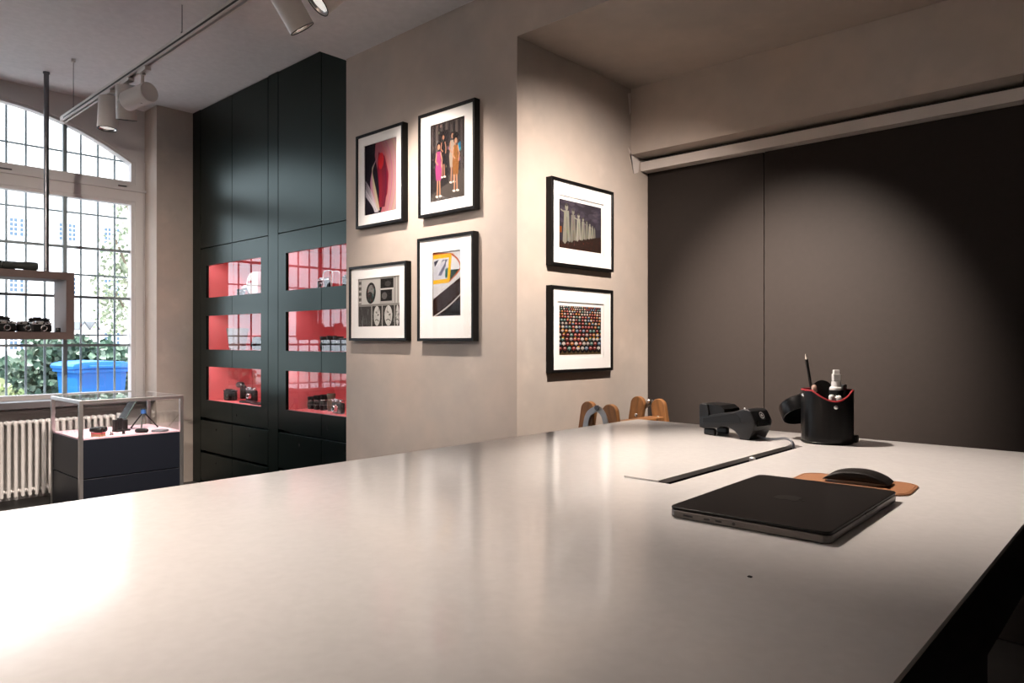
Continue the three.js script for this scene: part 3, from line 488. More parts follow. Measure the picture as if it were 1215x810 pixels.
// ================================================================ GLASS DISPLAY CASE
{
  const g = thing('glass_display_case', 'low glass display case on a dark blue cabinet base, before the radiator', 'display case', [-5.51, 0, -1.852]);
  const hx = 0.31, hz = 0.333, top = 0.797, fl = 0.54, p = 0.024;
  part('base_cabinet', [rbox(2 * hx - 0.02, 0.252, 2 * hz - 0.02, 0.002, 0, 0.412, 0), rbox(2 * hx - 0.02, 0.255, 2 * hz - 0.02, 0.002, 0, 0.152, 0)], M.caseBlue, g, 'dark blue cabinet base');
  part('plinth', span(-hx + 0.03, hx - 0.03, 0, 0.03, -hz + 0.03, hz - 0.03), M.black, g);
  part('display_floor', span(-hx + 0.012, hx - 0.012, fl - 0.002, fl + 0.006, -hz + 0.012, hz - 0.012), M.pinkMat, g, 'pink display floor');
  for (const sx of [-1, 1]) for (const sz of [-1, 1]) part('post', rbox(p, top, p, 0.002, sx * (hx - p / 2), top / 2, sz * (hz - p / 2)), M.steel, g);
  for (const sz of [-1, 1]) part('rail', rbox(2 * hx - 2 * p, p, p, 0.002, 0, top - p / 2, sz * (hz - p / 2)), M.steel, g);
  for (const sx of [-1, 1]) part('rail', rbox(p, p, 2 * hz - 2 * p, 0.002, sx * (hx - p / 2), top - p / 2, 0), M.steel, g);
  for (const sx of [-1, 1]) part('side_glass', new THREE.PlaneGeometry(2 * hz - 2 * p, top - fl - 0.03).rotateY(Math.PI / 2).translate(sx * (hx - 0.012), (top + fl) / 2 - 0.01, 0), M.glass, g);
  for (const sz of [-1, 1]) part('side_glass', new THREE.PlaneGeometry(2 * hx - 2 * p, top - fl - 0.03).translate(0, (top + fl) / 2 - 0.01, sz * (hz - 0.012)), M.glass, g);
  part('top_glass', new THREE.PlaneGeometry(2 * hx - 0.02, 2 * hz - 0.02).rotateX(-Math.PI / 2).translate(0, top + 0.001, 0), M.glass, g);
  const F = fl + 0.0065;
  { const b = thing('binocular_set', 'small black binoculars resting on a red and tan box in the glass case', 'binoculars', [-5.29, F, -1.66], 0.6);
    part('box', [rbox(0.07, 0.016, 0.05, 0.002, 0, 0.008, 0)], std(L(0.45, 0.25, 0.14), 0.6), b, 'tan box'); part('lid', rbox(0.072, 0.010, 0.052, 0.002, 0, 0.021, 0), M.red, b, 'red lid');
    for (const s of [-1, 1]) part('barrel', lathe([[0, -0.04], [0.016, -0.04], [0.018, -0.01], [0.015, 0.02], [0.015, 0.04], [0, 0.04]], 20).rotateZ(Math.PI / 2).translate(0, 0.044, s * 0.020), M.black, b); part('bridge', rbox(0.02, 0.010, 0.03, 0.003, 0, 0.05, 0), M.black, b); }
  const knob = (x, z, s, m, lab) => { const b = thing('small_stopper', lab, 'stopper', [x, F, z]); part('foot', cyl(0.010 * s, 0.012 * s, 0.006 * s, 0, 0.003 * s, 0, 20), m, b); part('ball', new THREE.SphereGeometry(0.010 * s, 16, 12).translate(0, 0.014 * s, 0), m, b); };
  knob(-5.32, -1.75, 1.1, M.chrome, 'tiny silver ball-topped stopper in the glass case'); knob(-5.30, -1.82, 1.0, M.black, 'tiny black ball-topped stopper in the glass case');
  { const b = thing('phone_holder', 'black bracket holding a tilted green-black phone in the glass case', 'phone holder', [-5.47, F, -1.86], 1.9);
    part('base', rbox(0.11, 0.012, 0.06, 0.004, 0, 0.006, 0), M.black, b); for (const [x, h] of [[-0.045, 0.075], [-0.01, 0.085], [0.035, 0.07]]) part('column', rbox(0.022, h, 0.03, 0.003, x, h / 2 + 0.01, 0), M.black, b);
    const ph = part('phone', rbox(0.010, 0.17, 0.075, 0.004, 0, 0.085, 0, 3).rotateZ(-0.62).translate(0.01, 0.085, 0), std(L(0.03, 0.05, 0.05), 0.3), b, 'dark green tilted phone'); part('screen', rbox(0.002, 0.155, 0.066, 0.0008, -0.006, 0.085, 0).rotateZ(-0.62).translate(0.01, 0.085, 0), M.blackGloss, ph); }
  { const b = thing('mini_tripod', 'small black tripod with a blue ball head in the glass case', 'tripod', [-5.52, F, -2.03]);
    part('ball_head', [cyl(0.018, 0.018, 0.03, 0, 0.125, 0, 24)], std(L(0.03, 0.10, 0.30), 0.35), b, 'blue ball head'); part('clamp', cyl(0.020, 0.020, 0.008, 0, 0.144, 0, 24), M.black, b);
    for (let i = 0; i < 3; i++) { const a = 0.5 + i * 2.094; part('leg', [rod([0.008 * Math.cos(a), 0.112, 0.008 * Math.sin(a)], [0.10 * Math.cos(a), 0.006, 0.10 * Math.sin(a)], 0.005), new THREE.SphereGeometry(0.007, 12, 8).translate(0.10 * Math.cos(a), 0.007, 0.10 * Math.sin(a))], M.black, b); } }
  { const b = thing('folded_stand', 'short black upright stand on a flat foot in the glass case', 'stand', [-5.66, F, -1.93]); part('foot', cyl(0.035, 0.037, 0.006, 0, 0.003, 0, 28), M.black, b); part('upright', rbox(0.022, 0.085, 0.02, 0.003, 0, 0.047, 0), M.black, b); }
  { const b = thing('oval_pouch', 'rounded black zip pouch in the glass case', 'pouch', [-5.28, F, -1.93], 0.9); part('shell', new THREE.CapsuleGeometry(0.017, 0.055, 6, 18).rotateZ(Math.PI / 2).scale(1, 0.85, 1).translate(0, 0.0145, 0), M.blackLeather, b); part('zip', tube([[-0.03, 0.028, 0], [0, 0.0295, 0], [0.03, 0.028, 0]], 0.0012), M.darkSteel, b); }
  { const b = thing('round_pad', 'thin round grey pad on the pink floor of the glass case', 'pad', [-5.27, F, -2.05]); part('disc', lathe([[0, 0], [0.055, 0], [0.057, 0.004], [0.055, 0.010], [0.05, 0.011], [0, 0.011]], 40), std(L(0.06, 0.06, 0.07), 0.5), b); part('inset', cyl(0.042, 0.042, 0.001, 0, 0.0115, 0, 40), std(L(0.12, 0.12, 0.14), 0.45), b); }
}

// ================================================================ RADIATOR
{
  const g = thing('radiator', 'white column radiator under the window sill', 'radiator', [-6.06, 0, -1.2]);
  const sec = merge([...[-0.034, 0.034].map(x => new THREE.CapsuleGeometry(0.0125, 0.50, 4, 10).translate(x, 0.335, 0)), new THREE.CapsuleGeometry(0.019, 0.05, 4, 10).rotateZ(Math.PI / 2).scale(1, 1, 1).translate(0, 0.598, 0), new THREE.CapsuleGeometry(0.019, 0.05, 4, 10).rotateZ(Math.PI / 2).translate(0, 0.115, 0)]);
  for (let i = 0; i < 40; i++) part('section', sec, M.radiator, g).position.z = 0.86 - i * 0.0425;
  for (const y of [0.115, 0.598]) part('header_tube', rod([0, y, 0.87], [0, y, -0.81], 0.015), M.radiator, g);
  for (const z of [0.7, 0.0, -0.7]) part('foot', rbox(0.05, 0.10, 0.02, 0.004, 0, 0.05, z), M.radiator, g);
  part('valve', [cyl(0.016, 0.016, 0.05, 0, 0.598, -0.845, 16).rotateX(0), rod([0, 0.598, -0.845], [0.05, 0.62, -0.86], 0.012)], M.whitePlastic, g, 'white thermostat valve');
}

// ================================================================ HANGING METAL FRAME
{
  const z0 = -1.672, z1 = -0.50, y0 = 1.195, y1 = 1.674, t = 0.052, xf = -5.83, dep = 0.29;
  const g = thing('hanging_display_frame', 'brushed bronze metal box frame hanging from rods before the window', 'display frame', [xf - dep / 2, y0, (z0 + z1) / 2]);
  const w = (z1 - z0) / 2, h = y1 - y0;
  const member = (pts) => ext(shapeOf(pts), dep, 0.001).rotateY(-Math.PI / 2).translate(dep / 2, 0, 0);
  part('bottom_member', metreUV(member([[-w, 0], [w, 0], [w - t, t], [-w + t, t]]), 2), M.bronze, g);
  part('top_member', metreUV(member([[-w, h], [-w + t, h - t], [w - t, h - t], [w, h]]), 2), M.bronze, g);
  part('side_member', metreUV(member([[-w, 0], [-w + t, t], [-w + t, h - t], [-w, h]]), 2), M.bronze, g);
  part('side_member', metreUV(member([[w, 0], [w, h], [w - t, h - t], [w - t, t]]), 2), M.bronze, g);
  for (const z of [-1.524, -0.648]) {
    part('hanging_rod', rod([0.04, h, z - (z0 + z1) / 2], [0.04, HIGH - y0 - 0.004, z - (z0 + z1) / 2], 0.0165, 20), M.darkSteel, g);
    part('ceiling_cup', cyl(0.022, 0.022, 0.012, 0.04, HIGH - y0 - 0.007, z - (z0 + z1) / 2, 20), M.darkSteel, g);
  }
  const yi = y0 + t + 0.0005;
  gearCamera('rangefinder_camera', 'silver-topped old camera in the bronze frame, farthest from the window pilaster', null, [-5.875, yi, -1.262], Math.PI / 2, { w: 0.13, h: 0.055 });
  gearCamera('rangefinder_camera', 'dark old camera in the bronze frame, between two others', null, [-5.925, yi, -1.396], Math.PI / 2, { w: 0.12, h: 0.052 });
  gearCamera('rangefinder_camera', 'silver-topped old camera with bright lens in the bronze frame, beside its end wall', null, [-5.868, yi, -1.477], Math.PI / 2, { w: 0.125, h: 0.052 });
  gearCamera('rangefinder_camera', 'taller dark camera at the back of the bronze frame', null, [-6.02, yi, -1.50], Math.PI / 2, { w: 0.135, h: 0.085, black: true });
  gearCamera('rangefinder_camera', 'taller black camera at the back of the bronze frame, behind the lone silver one', null, [-6.02, yi, -1.27], Math.PI / 2, { w: 0.11, h: 0.09, black: true });
  lensBarrel('camera_lens', 'tiny black lens standing in the corner of the bronze frame', null, [-5.865, yi, -1.578], { r: 0.016, h: 0.03 });
  const T = thing('telephoto_lens', 'long dark telephoto lens lying on top of the bronze frame', 'lens', [-5.90, y1 + 0.0005, -1.20]);
  part('barrel', lathe([[0, -0.26], [0.026, -0.26], [0.030, -0.25], [0.030, -0.18], [0.026, -0.17], [0.026, -0.05], [0.029, -0.04], [0.029, 0.06], [0.026, 0.07], [0.026, 0.2], [0, 0.2]], 32).rotateX(Math.PI / 2).translate(0, 0.034, 0), std(L(0.03, 0.033, 0.03), 0.4), T);
  part('ring', new THREE.TorusGeometry(0.0295, 0.002, 6, 32).translate(0, 0.034, -0.045), M.chrome, T);
  part('tripod_foot', rbox(0.03, 0.01, 0.09, 0.003, 0, 0.005, -0.08), M.black, T);
}

// ================================================================ TRACK LIGHTING
for (const [x0, x1, tz, cables, label] of [[-5.75, 1.6, TRACK_Z, [-5.53, -3.78], 'white ceiling lighting track with dark slots, hung from thin cables'], [-3.35, 1.6, TRACK_Z2, [], 'white lighting track fixed to the low ceiling over the shop floor'], [-1.75, 1.2, TRACK_Z3, [], 'short white lighting track fixed to the low ceiling before the alcove lintel']]) {
  const g = thing('lighting_track', label, 'lighting track', [0, TRACK_TOP, tz]);
  part('rail', [span(x0, x1, -0.036, 0, -0.018, -0.007), span(x0, x1, -0.036, 0, 0.007, 0.018), span(x0, x1, -0.012, 0, -0.007, 0.007)], M.lampWhite, g);
  part('slot', span(x0 + 0.005, x1, -0.016, -0.012, -0.0068, 0.0068), M.black, g, 'dark conductor slot');
  part('side_slot', span(x0 + 0.06, x1, -0.029, -0.017, 0.0175, 0.0186), M.black, g, 'dark line along the rail');
  part('end_cap', rbox(0.008, 0.037, 0.037, 0.001, x0 - 0.003, -0.018, 0), M.lampWhite, g);
  for (const x of cables) { part('cable', rod([x, 0, 0], [x, HIGH - TRACK_TOP, 0], 0.0022, 8), M.darkSteel, g); part('cable_clamp', cyl(0.006, 0.006, 0.022, x, 0.010, 0, 12), M.darkSteel, g); part('ceiling_cup', cyl(0.014, 0.012, 0.022, x, HIGH - TRACK_TOP - 0.011, 0, 16), M.lampWhite, g); }
}
for (const s of SPOTS) {
  const y = TRACK_TOP - 0.036, tz = s.z ?? TRACK_Z, drop = 0.095 + (s.drop ?? 0), g = thing('track_spotlight', s.label, 'spotlight', [s.x, y, tz]);
  part('adapter', rbox(0.12, 0.022, 0.034, 0.002, 0.02, -0.0115, 0), M.lampWhite, g);
  part('stem', [cyl(0.009, 0.009, drop - 0.045, 0, -0.02 - (drop - 0.045) / 2, 0, 16), cyl(0.016, 0.016, 0.012, 0, -0.028, 0, 20)], M.lampWhite, g);
  const R = 0.056, Len = 0.20, pivot = V(0, -drop, 0);
  const dir = V(...s.aim).sub(V(s.x, y - drop, tz)).normalize();
  const head = new THREE.Group(); head.name = 'lamp_head'; g.add(head); head.position.copy(pivot); head.quaternion.setFromUnitVectors(V(0, -1, 0), dir);
  part('housing', lathe([[0, 0.065], [R - 0.004, 0.065], [R, 0.061], [R, -0.02], [R - 0.001, -0.022], [R, -0.024], [R, -0.135], [R - 0.004, -0.135], [R - 0.006, -0.122], [0.0, -0.122]], 40), M.lampWhite, head);
  part('rim', new THREE.TorusGeometry(R - 0.002, 0.0024, 8, 40).rotateX(Math.PI / 2).translate(0, -0.1355, 0), M.black, head, 'dark front rim');
  part('reflector', lathe([[R - 0.006, -0.134], [R - 0.012, -0.126], [R - 0.020, -0.1235]], 32), M.lampInner, head);
  part('lamp_lens', cyl(R - 0.014, R - 0.014, 0.003, 0, -0.1238, 0, 32), s.off ? M.lampOff : M.lampGlow, head, s.off ? 'unlit lamp lens' : 'glowing lamp lens');
  part('yoke', [rod([-R - 0.004, 0.004, 0], [R + 0.004, 0.004, 0], 0.006)], M.lampWhite, head);
  shade(head);
  if (s.off) continue;
  const l = new THREE.SpotLight(LAMP_WARM, s.cd, 0, s.cone * Math.PI / 180, 1.0, 2);
  const src = V(s.x, y - drop, tz).addScaledVector(dir, 0.142);
  l.position.copy(src); l.target.position.copy(V(...s.aim)); l.castShadow = true; l.shadow.mapSize.set(1024, 1024); l.shadow.radius = 1.6; l.shadow.bias = -0.0005;
  scene.add(l, l.target);
}

// ================================================================ THINGS ON THE COUNTER
{ // laptop, front edge with the notch towards +x
  const lx = 0.233, lz = 0.347, g = thing('laptop', 'closed black laptop lying on the white counter', 'laptop', [-0.449, YC, -1.135], 0.0);
  g.rotation.y = 0.028;
  const slab = (h, y, b) => ext(shapeOf(roundRect(lx, lz, 0.012)), h, b, 2).rotateX(-Math.PI / 2).translate(0, y, 0);
  const base = part('base', slab(0.0112, 0.0012, 0.0015), M.laptopEdge, g);
  const lid = part('lid', slab(0.0040, 0.0128, 0.0012), M.laptop, g);
  for (const [x, z] of [[1, 1], [1, -1], [-1, 1], [-1, -1]]) part('rubber_foot', cyl(0.007, 0.007, 0.0012, x * (lx / 2 - 0.025), 0.0006, z * (lz / 2 - 0.03), 20), M.black, g);
  part('finger_notch', rbox(0.003, 0.0046, 0.062, 0.001, lx / 2 - 0.0008, 0.0105, -0.02), M.black, base, 'dark finger notch');
  for (const [x, w] of [[-0.085, 0.016], [-0.055, 0.010], [-0.037, 0.010]]) part('port', rbox(w, 0.0034, 0.002, 0.001, x, 0.0065, lz / 2 - 0.0007), M.black, base);
  part('headphone_jack', cyl(0.0024, 0.0024, 0.002, 0, 0, 0, 14).rotateX(Math.PI / 2).translate(-0.014, 0.0065, lz / 2 - 0.0006), M.black, base);
  // fruit emblem with a bite
  const c = new THREE.Shape(); c.moveTo(0, 0.016); c.bezierCurveTo(0.006, 0.021, 0.016, 0.019, 0.018, 0.012); c.bezierCurveTo(0.012, 0.008, 0.012, -0.002, 0.019, -0.006); c.bezierCurveTo(0.016, -0.016, 0.009, -0.024, 0.002, -0.020); c.bezierCurveTo(0, -0.019, -0.002, -0.019, -0.004, -0.020); c.bezierCurveTo(-0.012, -0.024, -0.022, -0.008, -0.020, 0.004); c.bezierCurveTo(-0.018, 0.018, -0.006, 0.020, 0, 0.016);
  const lf = new THREE.Shape(); lf.moveTo(0, 0.018); lf.bezierCurveTo(0, 0.024, 0.004, 0.029, 0.009, 0.030); lf.bezierCurveTo(0.009, 0.024, 0.005, 0.019, 0, 0.018);
  part('emblem', [ext(c, 0.0004), ext(lf, 0.0004)].map(e => e.rotateX(-Math.PI / 2).rotateY(-Math.PI / 2).translate(0, 0.0167, 0)), phys(L(0.002, 0.002, 0.002), 0.3, { specularIntensity: 0.3 }), lid, 'glossy fruit emblem');
}
{ // leather pad and mouse behind the laptop
  const g = thing('leather_mouse_pad', 'tan leather pad under the black mouse', 'mouse pad', [-0.438, YC, -1.408], 0.08);
  part('leather', metreUV(ext(shapeOf(roundRect(0.205, 0.135, 0.034, 8)), 0.003, 0.001).rotateX(-Math.PI / 2), 8), M.leather, g);
  part('stitching', tube(roundRect(0.195, 0.125, 0.03, 6).map(p => [p[0], 0.0031, p[1]]), 0.0005, 120, 5, true), std(L(0.30, 0.12, 0.04), 0.7), g);
  const m = thing('computer_mouse', 'low arched black computer mouse on the tan leather pad', 'mouse', [-0.432, YC + 0.0033, -1.418], 0.10);
  const sh = new THREE.Shape(); sh.moveTo(-0.056, 0.004); sh.bezierCurveTo(-0.04, 0.020, -0.015, 0.0225, 0.004, 0.0225); sh.bezierCurveTo(0.03, 0.022, 0.048, 0.014, 0.057, 0.004); sh.bezierCurveTo(0.03, 0.006, -0.03, 0.006, -0.056, 0.004);
  part('shell', toCreasedNormals(ext(sh, 0.056, 0.003, 3).translate(0, 0, -0.028), 0.6), M.mouse, m);
  part('underside', ext(shapeOf(roundRect(0.105, 0.05, 0.02)), 0.005).rotateX(-Math.PI / 2), M.darkSteel, m);
}
{ // card terminal: side profile in x-y, body 8 cm deep
  const g = thing('card_terminal', 'black card payment terminal with contactless sign on the counter', 'card terminal', [-0.905, YC, -1.895], -0.20);
  const pr = [[-0.086, 0.020], [-0.088, 0.030], [-0.087, 0.052], [-0.050, 0.058], [0.030, 0.074], [0.062, 0.083], [0.074, 0.083], [0.084, 0.078], [0.098, 0.052], [0.098, 0.042], [0.090, 0.022], [0.080, 0.004], [0.074, 0.0], [0.050, 0.0], [0.046, 0.008], [0.034, 0.020], [0.014, 0.029], [-0.010, 0.030], [-0.020, 0.024], [-0.072, 0.018]];
  part('body', toCreasedNormals(ext(shapeOf(pr), 0.078, 0.004, 3).translate(0, 0, -0.039), 0.5), M.terminal, g);
  part('paper_cover', ext(shapeOf([[-0.087, 0.050], [-0.087, 0.082], [-0.082, 0.087], [-0.050, 0.089], [-0.018, 0.087], [-0.004, 0.078], [0.0, 0.064]]), 0.070, 0.003, 2).translate(0, 0, -0.035), M.black, g);
  part('hump_side', ext(shapeOf([[-0.087, 0.048], [-0.087, 0.084], [-0.080, 0.089], [-0.058, 0.088], [-0.052, 0.062], [-0.052, 0.055]]), 0.080, 0.002).translate(0, 0, -0.040), M.terminal, g);
  part('side_panel', ext(shapeOf([[-0.074, 0.034], [-0.074, 0.048], [0.038, 0.071], [0.050, 0.060], [0.056, 0.045], [0.0, 0.040]]), 0.003, 0.0008).translate(0, 0, 0.037), M.black, g, 'glossy dark side panel');
  for (const z of [-0.028, 0.028]) part('rubber_foot', rbox(0.040, 0.020, 0.014, 0.006, -0.056, 0.010, z), M.black, g);
  const icon = canvasTex(256, 256, (c, W, H) => { c.fillStyle = '#151517'; c.fillRect(0, 0, W, H); c.strokeStyle = '#ffffff'; c.lineWidth = 13; c.beginPath(); c.arc(128, 128, 84, 0, 7); c.stroke(); c.lineWidth = 15; c.lineCap = 'round'; for (const r of [18, 44, 70, 96]) { c.beginPath(); c.arc(76, 128, r, -0.55, 0.55); if (r < 90) c.stroke(); } });
  const a = Math.atan2(0.026, 0.014);
  part('contactless_plate', new THREE.PlaneGeometry(0.026, 0.026).rotateX(-Math.PI / 2).rotateY(Math.PI / 2).rotateZ(-a).translate(0.0922, 0.0668, 0), std(0xffffff, 0.4, { map: icon }), g, 'white contactless payment sign');
  part('status_light', new THREE.SphereGeometry(0.0022, 10, 8).translate(0.060, 0.084, 0.03), M.whitePlastic, g, 'small white light');
  part('lower_window', rbox(0.002, 0.016, 0.060, 0.0008, 0.0985, 0.046, 0), M.blackGloss, g, 'dark glossy strip');
  tag(g, g.userData.label, 'card terminal');
  solo('terminal_cable', tube([[-0.822, YC + 0.012, -1.868], [-0.805, YC + 0.008, -1.862], [-0.765, YC + 0.010, -1.842], [-0.722, YC + 0.018, -1.815], [-0.702, YC + 0.010, -1.803], [-0.700, YC - 0.03, -1.800]], 0.0032, 48), M.darkSteel, 'thin grey cable from the card terminal into the counter slot', 'cable');
}
{ // leather holder with red edging and hanging lid
  const cx = -0.671, cz = -1.955, r = 0.064, H = 0.137;
  const g = thing('pen_holder', 'round black leather holder with red edging and snap studs', 'pen holder', [cx, YC, cz], 0);
  // rim height around the mouth: a dip on the side facing the room's middle
  const dipA = Math.atan2(0.93, 0.36) - 0.27;
  const rim = (t) => { let d = Math.atan2(Math.sin(t - dipA), Math.cos(t - dipA)); const k = Math.max(0, Math.cos(Math.min(Math.PI / 2, Math.abs(d) * 1.75))); return H - 0.026 * k ** 1.1; };
  const N = 72, rows = 8, pos = [], idx = [];
  const ring = (rad, yOf) => { const b = pos.length / 3; for (let i = 0; i < N; i++) { const t = i / N * Math.PI * 2; pos.push(rad * Math.cos(t), yOf(t), rad * Math.sin(t)); } return b; };
  const rings = [ring(0.001, () => 0.0), ring(r - 0.003, () => 0.0), ring(r, () => 0.004)];
  for (let k = 1; k <= rows; k++) rings.push(ring(r, t => 0.004 + (rim(t) - 0.004) * k / rows));
  rings.push(ring(r - 0.003, t => rim(t))); rings.push(ring(r - 0.003, () => 0.01)); rings.push(ring(0.001, () => 0.01));
  for (let k = 0; k < rings.length - 1; k++) for (let i = 0; i < N; i++) { const a = rings[k] + i, b = rings[k] + (i + 1) % N, c = rings[k + 1] + i, d = rings[k + 1] + (i + 1) % N; idx.push(a, c, b, b, c, d); }
  const sg = new THREE.BufferGeometry(); sg.setAttribute('position', new THREE.Float32BufferAttribute(pos, 3)); sg.setIndex(idx); sg.computeVertexNormals();
  const sn = toCreasedNormals(sg, 0.7); sn.setAttribute('uv', new THREE.Float32BufferAttribute(new Float32Array(sn.attributes.position.count * 2).map((_, i) => { const v = i >> 1; return i % 2 ? sn.attributes.position.getY(v) * 10 : Math.atan2(sn.attributes.position.getZ(v), sn.attributes.position.getX(v)) * 0.64; }), 2));
  part('body', sn, M.blackLeather, g);
  part('red_edging', tube(Array.from({ length: 72 }, (_, i) => { const t = i / 72 * Math.PI * 2; return [(r - 0.0015) * Math.cos(t), rim(t) + 0.0005, (r - 0.0015) * Math.sin(t)]; }), 0.0024, 160, 8, true), M.redTrim, g, 'red edging');
  part('base_seam', new THREE.TorusGeometry(r, 0.0016, 6, 60).rotateX(Math.PI / 2).translate(0, 0.004, 0), M.blackLeather, g);
  const stud = (t, y) => part('snap_stud', lathe([[0, 0.003], [0.003, 0.0026], [0.0052, 0.001], [0.0055, 0]], 20).rotateX(Math.PI / 2).rotateY(Math.PI / 2 - t).translate(r * Math.cos(t), y, r * Math.sin(t)), M.chrome, g, 'silver snap stud');
  const camA = Math.atan2(0.946, 0.324);          // towards the camera
  stud(camA + 1.15, H - 0.013); stud(dipA - 0.02, H - 0.040);
  const lidDir = camA + 2.15, lidC = V(Math.cos(lidDir) * 0.084, 0.082, Math.sin(lidDir) * 0.084);
  const q = new THREE.Quaternion().setFromUnitVectors(V(0, 1, 0), V(Math.cos(lidDir) * 0.45, 0.80, Math.sin(lidDir) * 0.45 - 0.25).normalize());
  const lid = part('lid', lathe([[0, 0.018], [0.046, 0.018], [0.050, 0.014], [0.050, -0.022], [0.0465, -0.022], [0.0465, 0.012], [0, 0.012]], 48).applyQuaternion(q).translate(lidC.x, lidC.y, lidC.z), M.blackLeather, g, 'round hanging lid');
  part('lid_strap', tube([[Math.cos(lidDir) * r, H - 0.03, Math.sin(lidDir) * r], [Math.cos(lidDir) * (r + 0.012), H - 0.018, Math.sin(lidDir) * (r + 0.012)], [Math.cos(lidDir) * (r + 0.03), 0.105, Math.sin(lidDir) * (r + 0.03)]], 0.006, 16, 8), M.blackLeather, lid);
  part('side_tab', [rbox(0.012, 0.02, 0.02, 0.004, r * Math.cos(camA - 1.6) * 1.06, 0.012, r * Math.sin(camA - 1.6) * 1.06)], M.black, g, 'small black tab at the foot');
  // contents
  const rt = [0.7356, -0.6774], tw = [0.324, 0.946];   // camera-right and towards camera, in x-z
  const P = (a, b, y) => [cx + rt[0] * a + tw[0] * b, YC + y, cz + rt[1] * a + tw[1] * b];
  { const A = V(...P(-0.020, -0.01, 0.012)), B = V(...P(-0.057, -0.005, 0.232)), d = B.clone().sub(A), len = d.length(), pen = thing('pencil', 'black pencil with a pale tip standing in the leather holder', 'pencil', A.toArray());
    pen.quaternion.setFromUnitVectors(V(0, 1, 0), d.normalize()); part('shaft', cyl(0.0037, 0.0037, len - 0.014, 0, (len - 0.014) / 2, 0, 6), M.black, pen); part('sharpened_tip', cyl(0.0006, 0.0037, 0.014, 0, len - 0.007, 0, 12), std(L(0.7, 0.62, 0.55), 0.6), pen, 'pale sharpened tip'); }
  { const lab = canvasTex(256, 128, (c, W, H) => { c.fillStyle = '#141416'; c.fillRect(0, 0, W, H); c.strokeStyle = '#d8d8d8'; c.lineWidth = 5; c.beginPath(); c.arc(64, 40, 22, 0.3, 5.4); c.moveTo(50, 40); c.lineTo(80, 40); c.stroke(); c.fillStyle = '#9a9a9a'; for (let i = 0; i < 3; i++) c.fillRect(34, 78 + i * 14, 60 - i * 10, 5); });
    const b = thing('spray_bottle', 'small white spray bottle with black label in the leather holder', 'spray bottle', P(0.024, -0.008, 0.012), 0.6);
    part('bottle', lathe([[0, 0], [0.017, 0], [0.0175, 0.003], [0.0175, 0.128], [0.015, 0.134], [0, 0.134]], 32), M.whitePlastic, b); part('label', new THREE.CylinderGeometry(0.01765, 0.01765, 0.034, 40, 1, true).translate(0, 0.108, 0), std(0xffffff, 0.5, { map: lab }), b, 'black printed label');
    part('collar', cyl(0.0115, 0.013, 0.014, 0, 0.141, 0, 32), M.whitePlastic, b); part('spray_head', [rbox(0.019, 0.020, 0.019, 0.003, 0, 0.158, 0), rbox(0.015, 0.012, 0.015, 0.002, 0, 0.172, 0)], M.whitePlastic, b); }
  { const b = thing('round_brush', 'round black disc-shaped tool standing in the leather holder', 'lens tool', P(-0.013, -0.026, 0.012), 0.35); part('handle', rbox(0.016, 0.10, 0.012, 0.004, 0, 0.05, 0), M.black, b); part('disc', cyl(0.025, 0.025, 0.014, 0, 0, 0, 40).rotateX(Math.PI / 2).translate(0, 0.125, 0), M.blackGloss, b); }
  { const b = thing('marker_pen', 'dark capped marker leaning at the rim of the leather holder', 'marker', P(0.045, -0.018, 0.012)); part('barrel', cyl(0.006, 0.006, 0.105, 0, 0.0525, 0, 18), M.terminal, b); part('cap', cyl(0.0065, 0.0065, 0.034, 0, 0.122, 0, 18), M.darkSteel, b); part('clip', rbox(0.003, 0.026, 0.002, 0.0008, 0, 0.124, 0.0075), M.chrome, b); }
  { const cols = [[0.012, 0.028, 0.122, M.whitePlastic, 'white plastic cap poking from the dip of the holder', 0.0075], [0.030, 0.030, 0.119, std(L(0.72, 0.70, 0.70), 0.5), 'pale glue-stick top in the dip of the holder', 0.0085], [-0.034, 0.010, 0.146, std(L(0.62, 0.42, 0.34), 0.6), 'pinkish eraser-topped stick beside the pencil', 0.0065]];
    for (const [a, bb, y, m, lab, rad] of cols) { const b = thing('small_stick', lab, 'stick', P(a, bb, 0.012)); part('stick', cyl(rad * 0.75, rad * 0.75, y - 0.02, 0, (y - 0.02) / 2, 0, 18), m, b); part('top', lathe([[rad * 0.75, -0.010], [rad, -0.008], [rad, 0.004], [rad * 0.6, 0.009], [0, 0.010]], 20).translate(0, y - 0.016, 0), m, b); } }
}

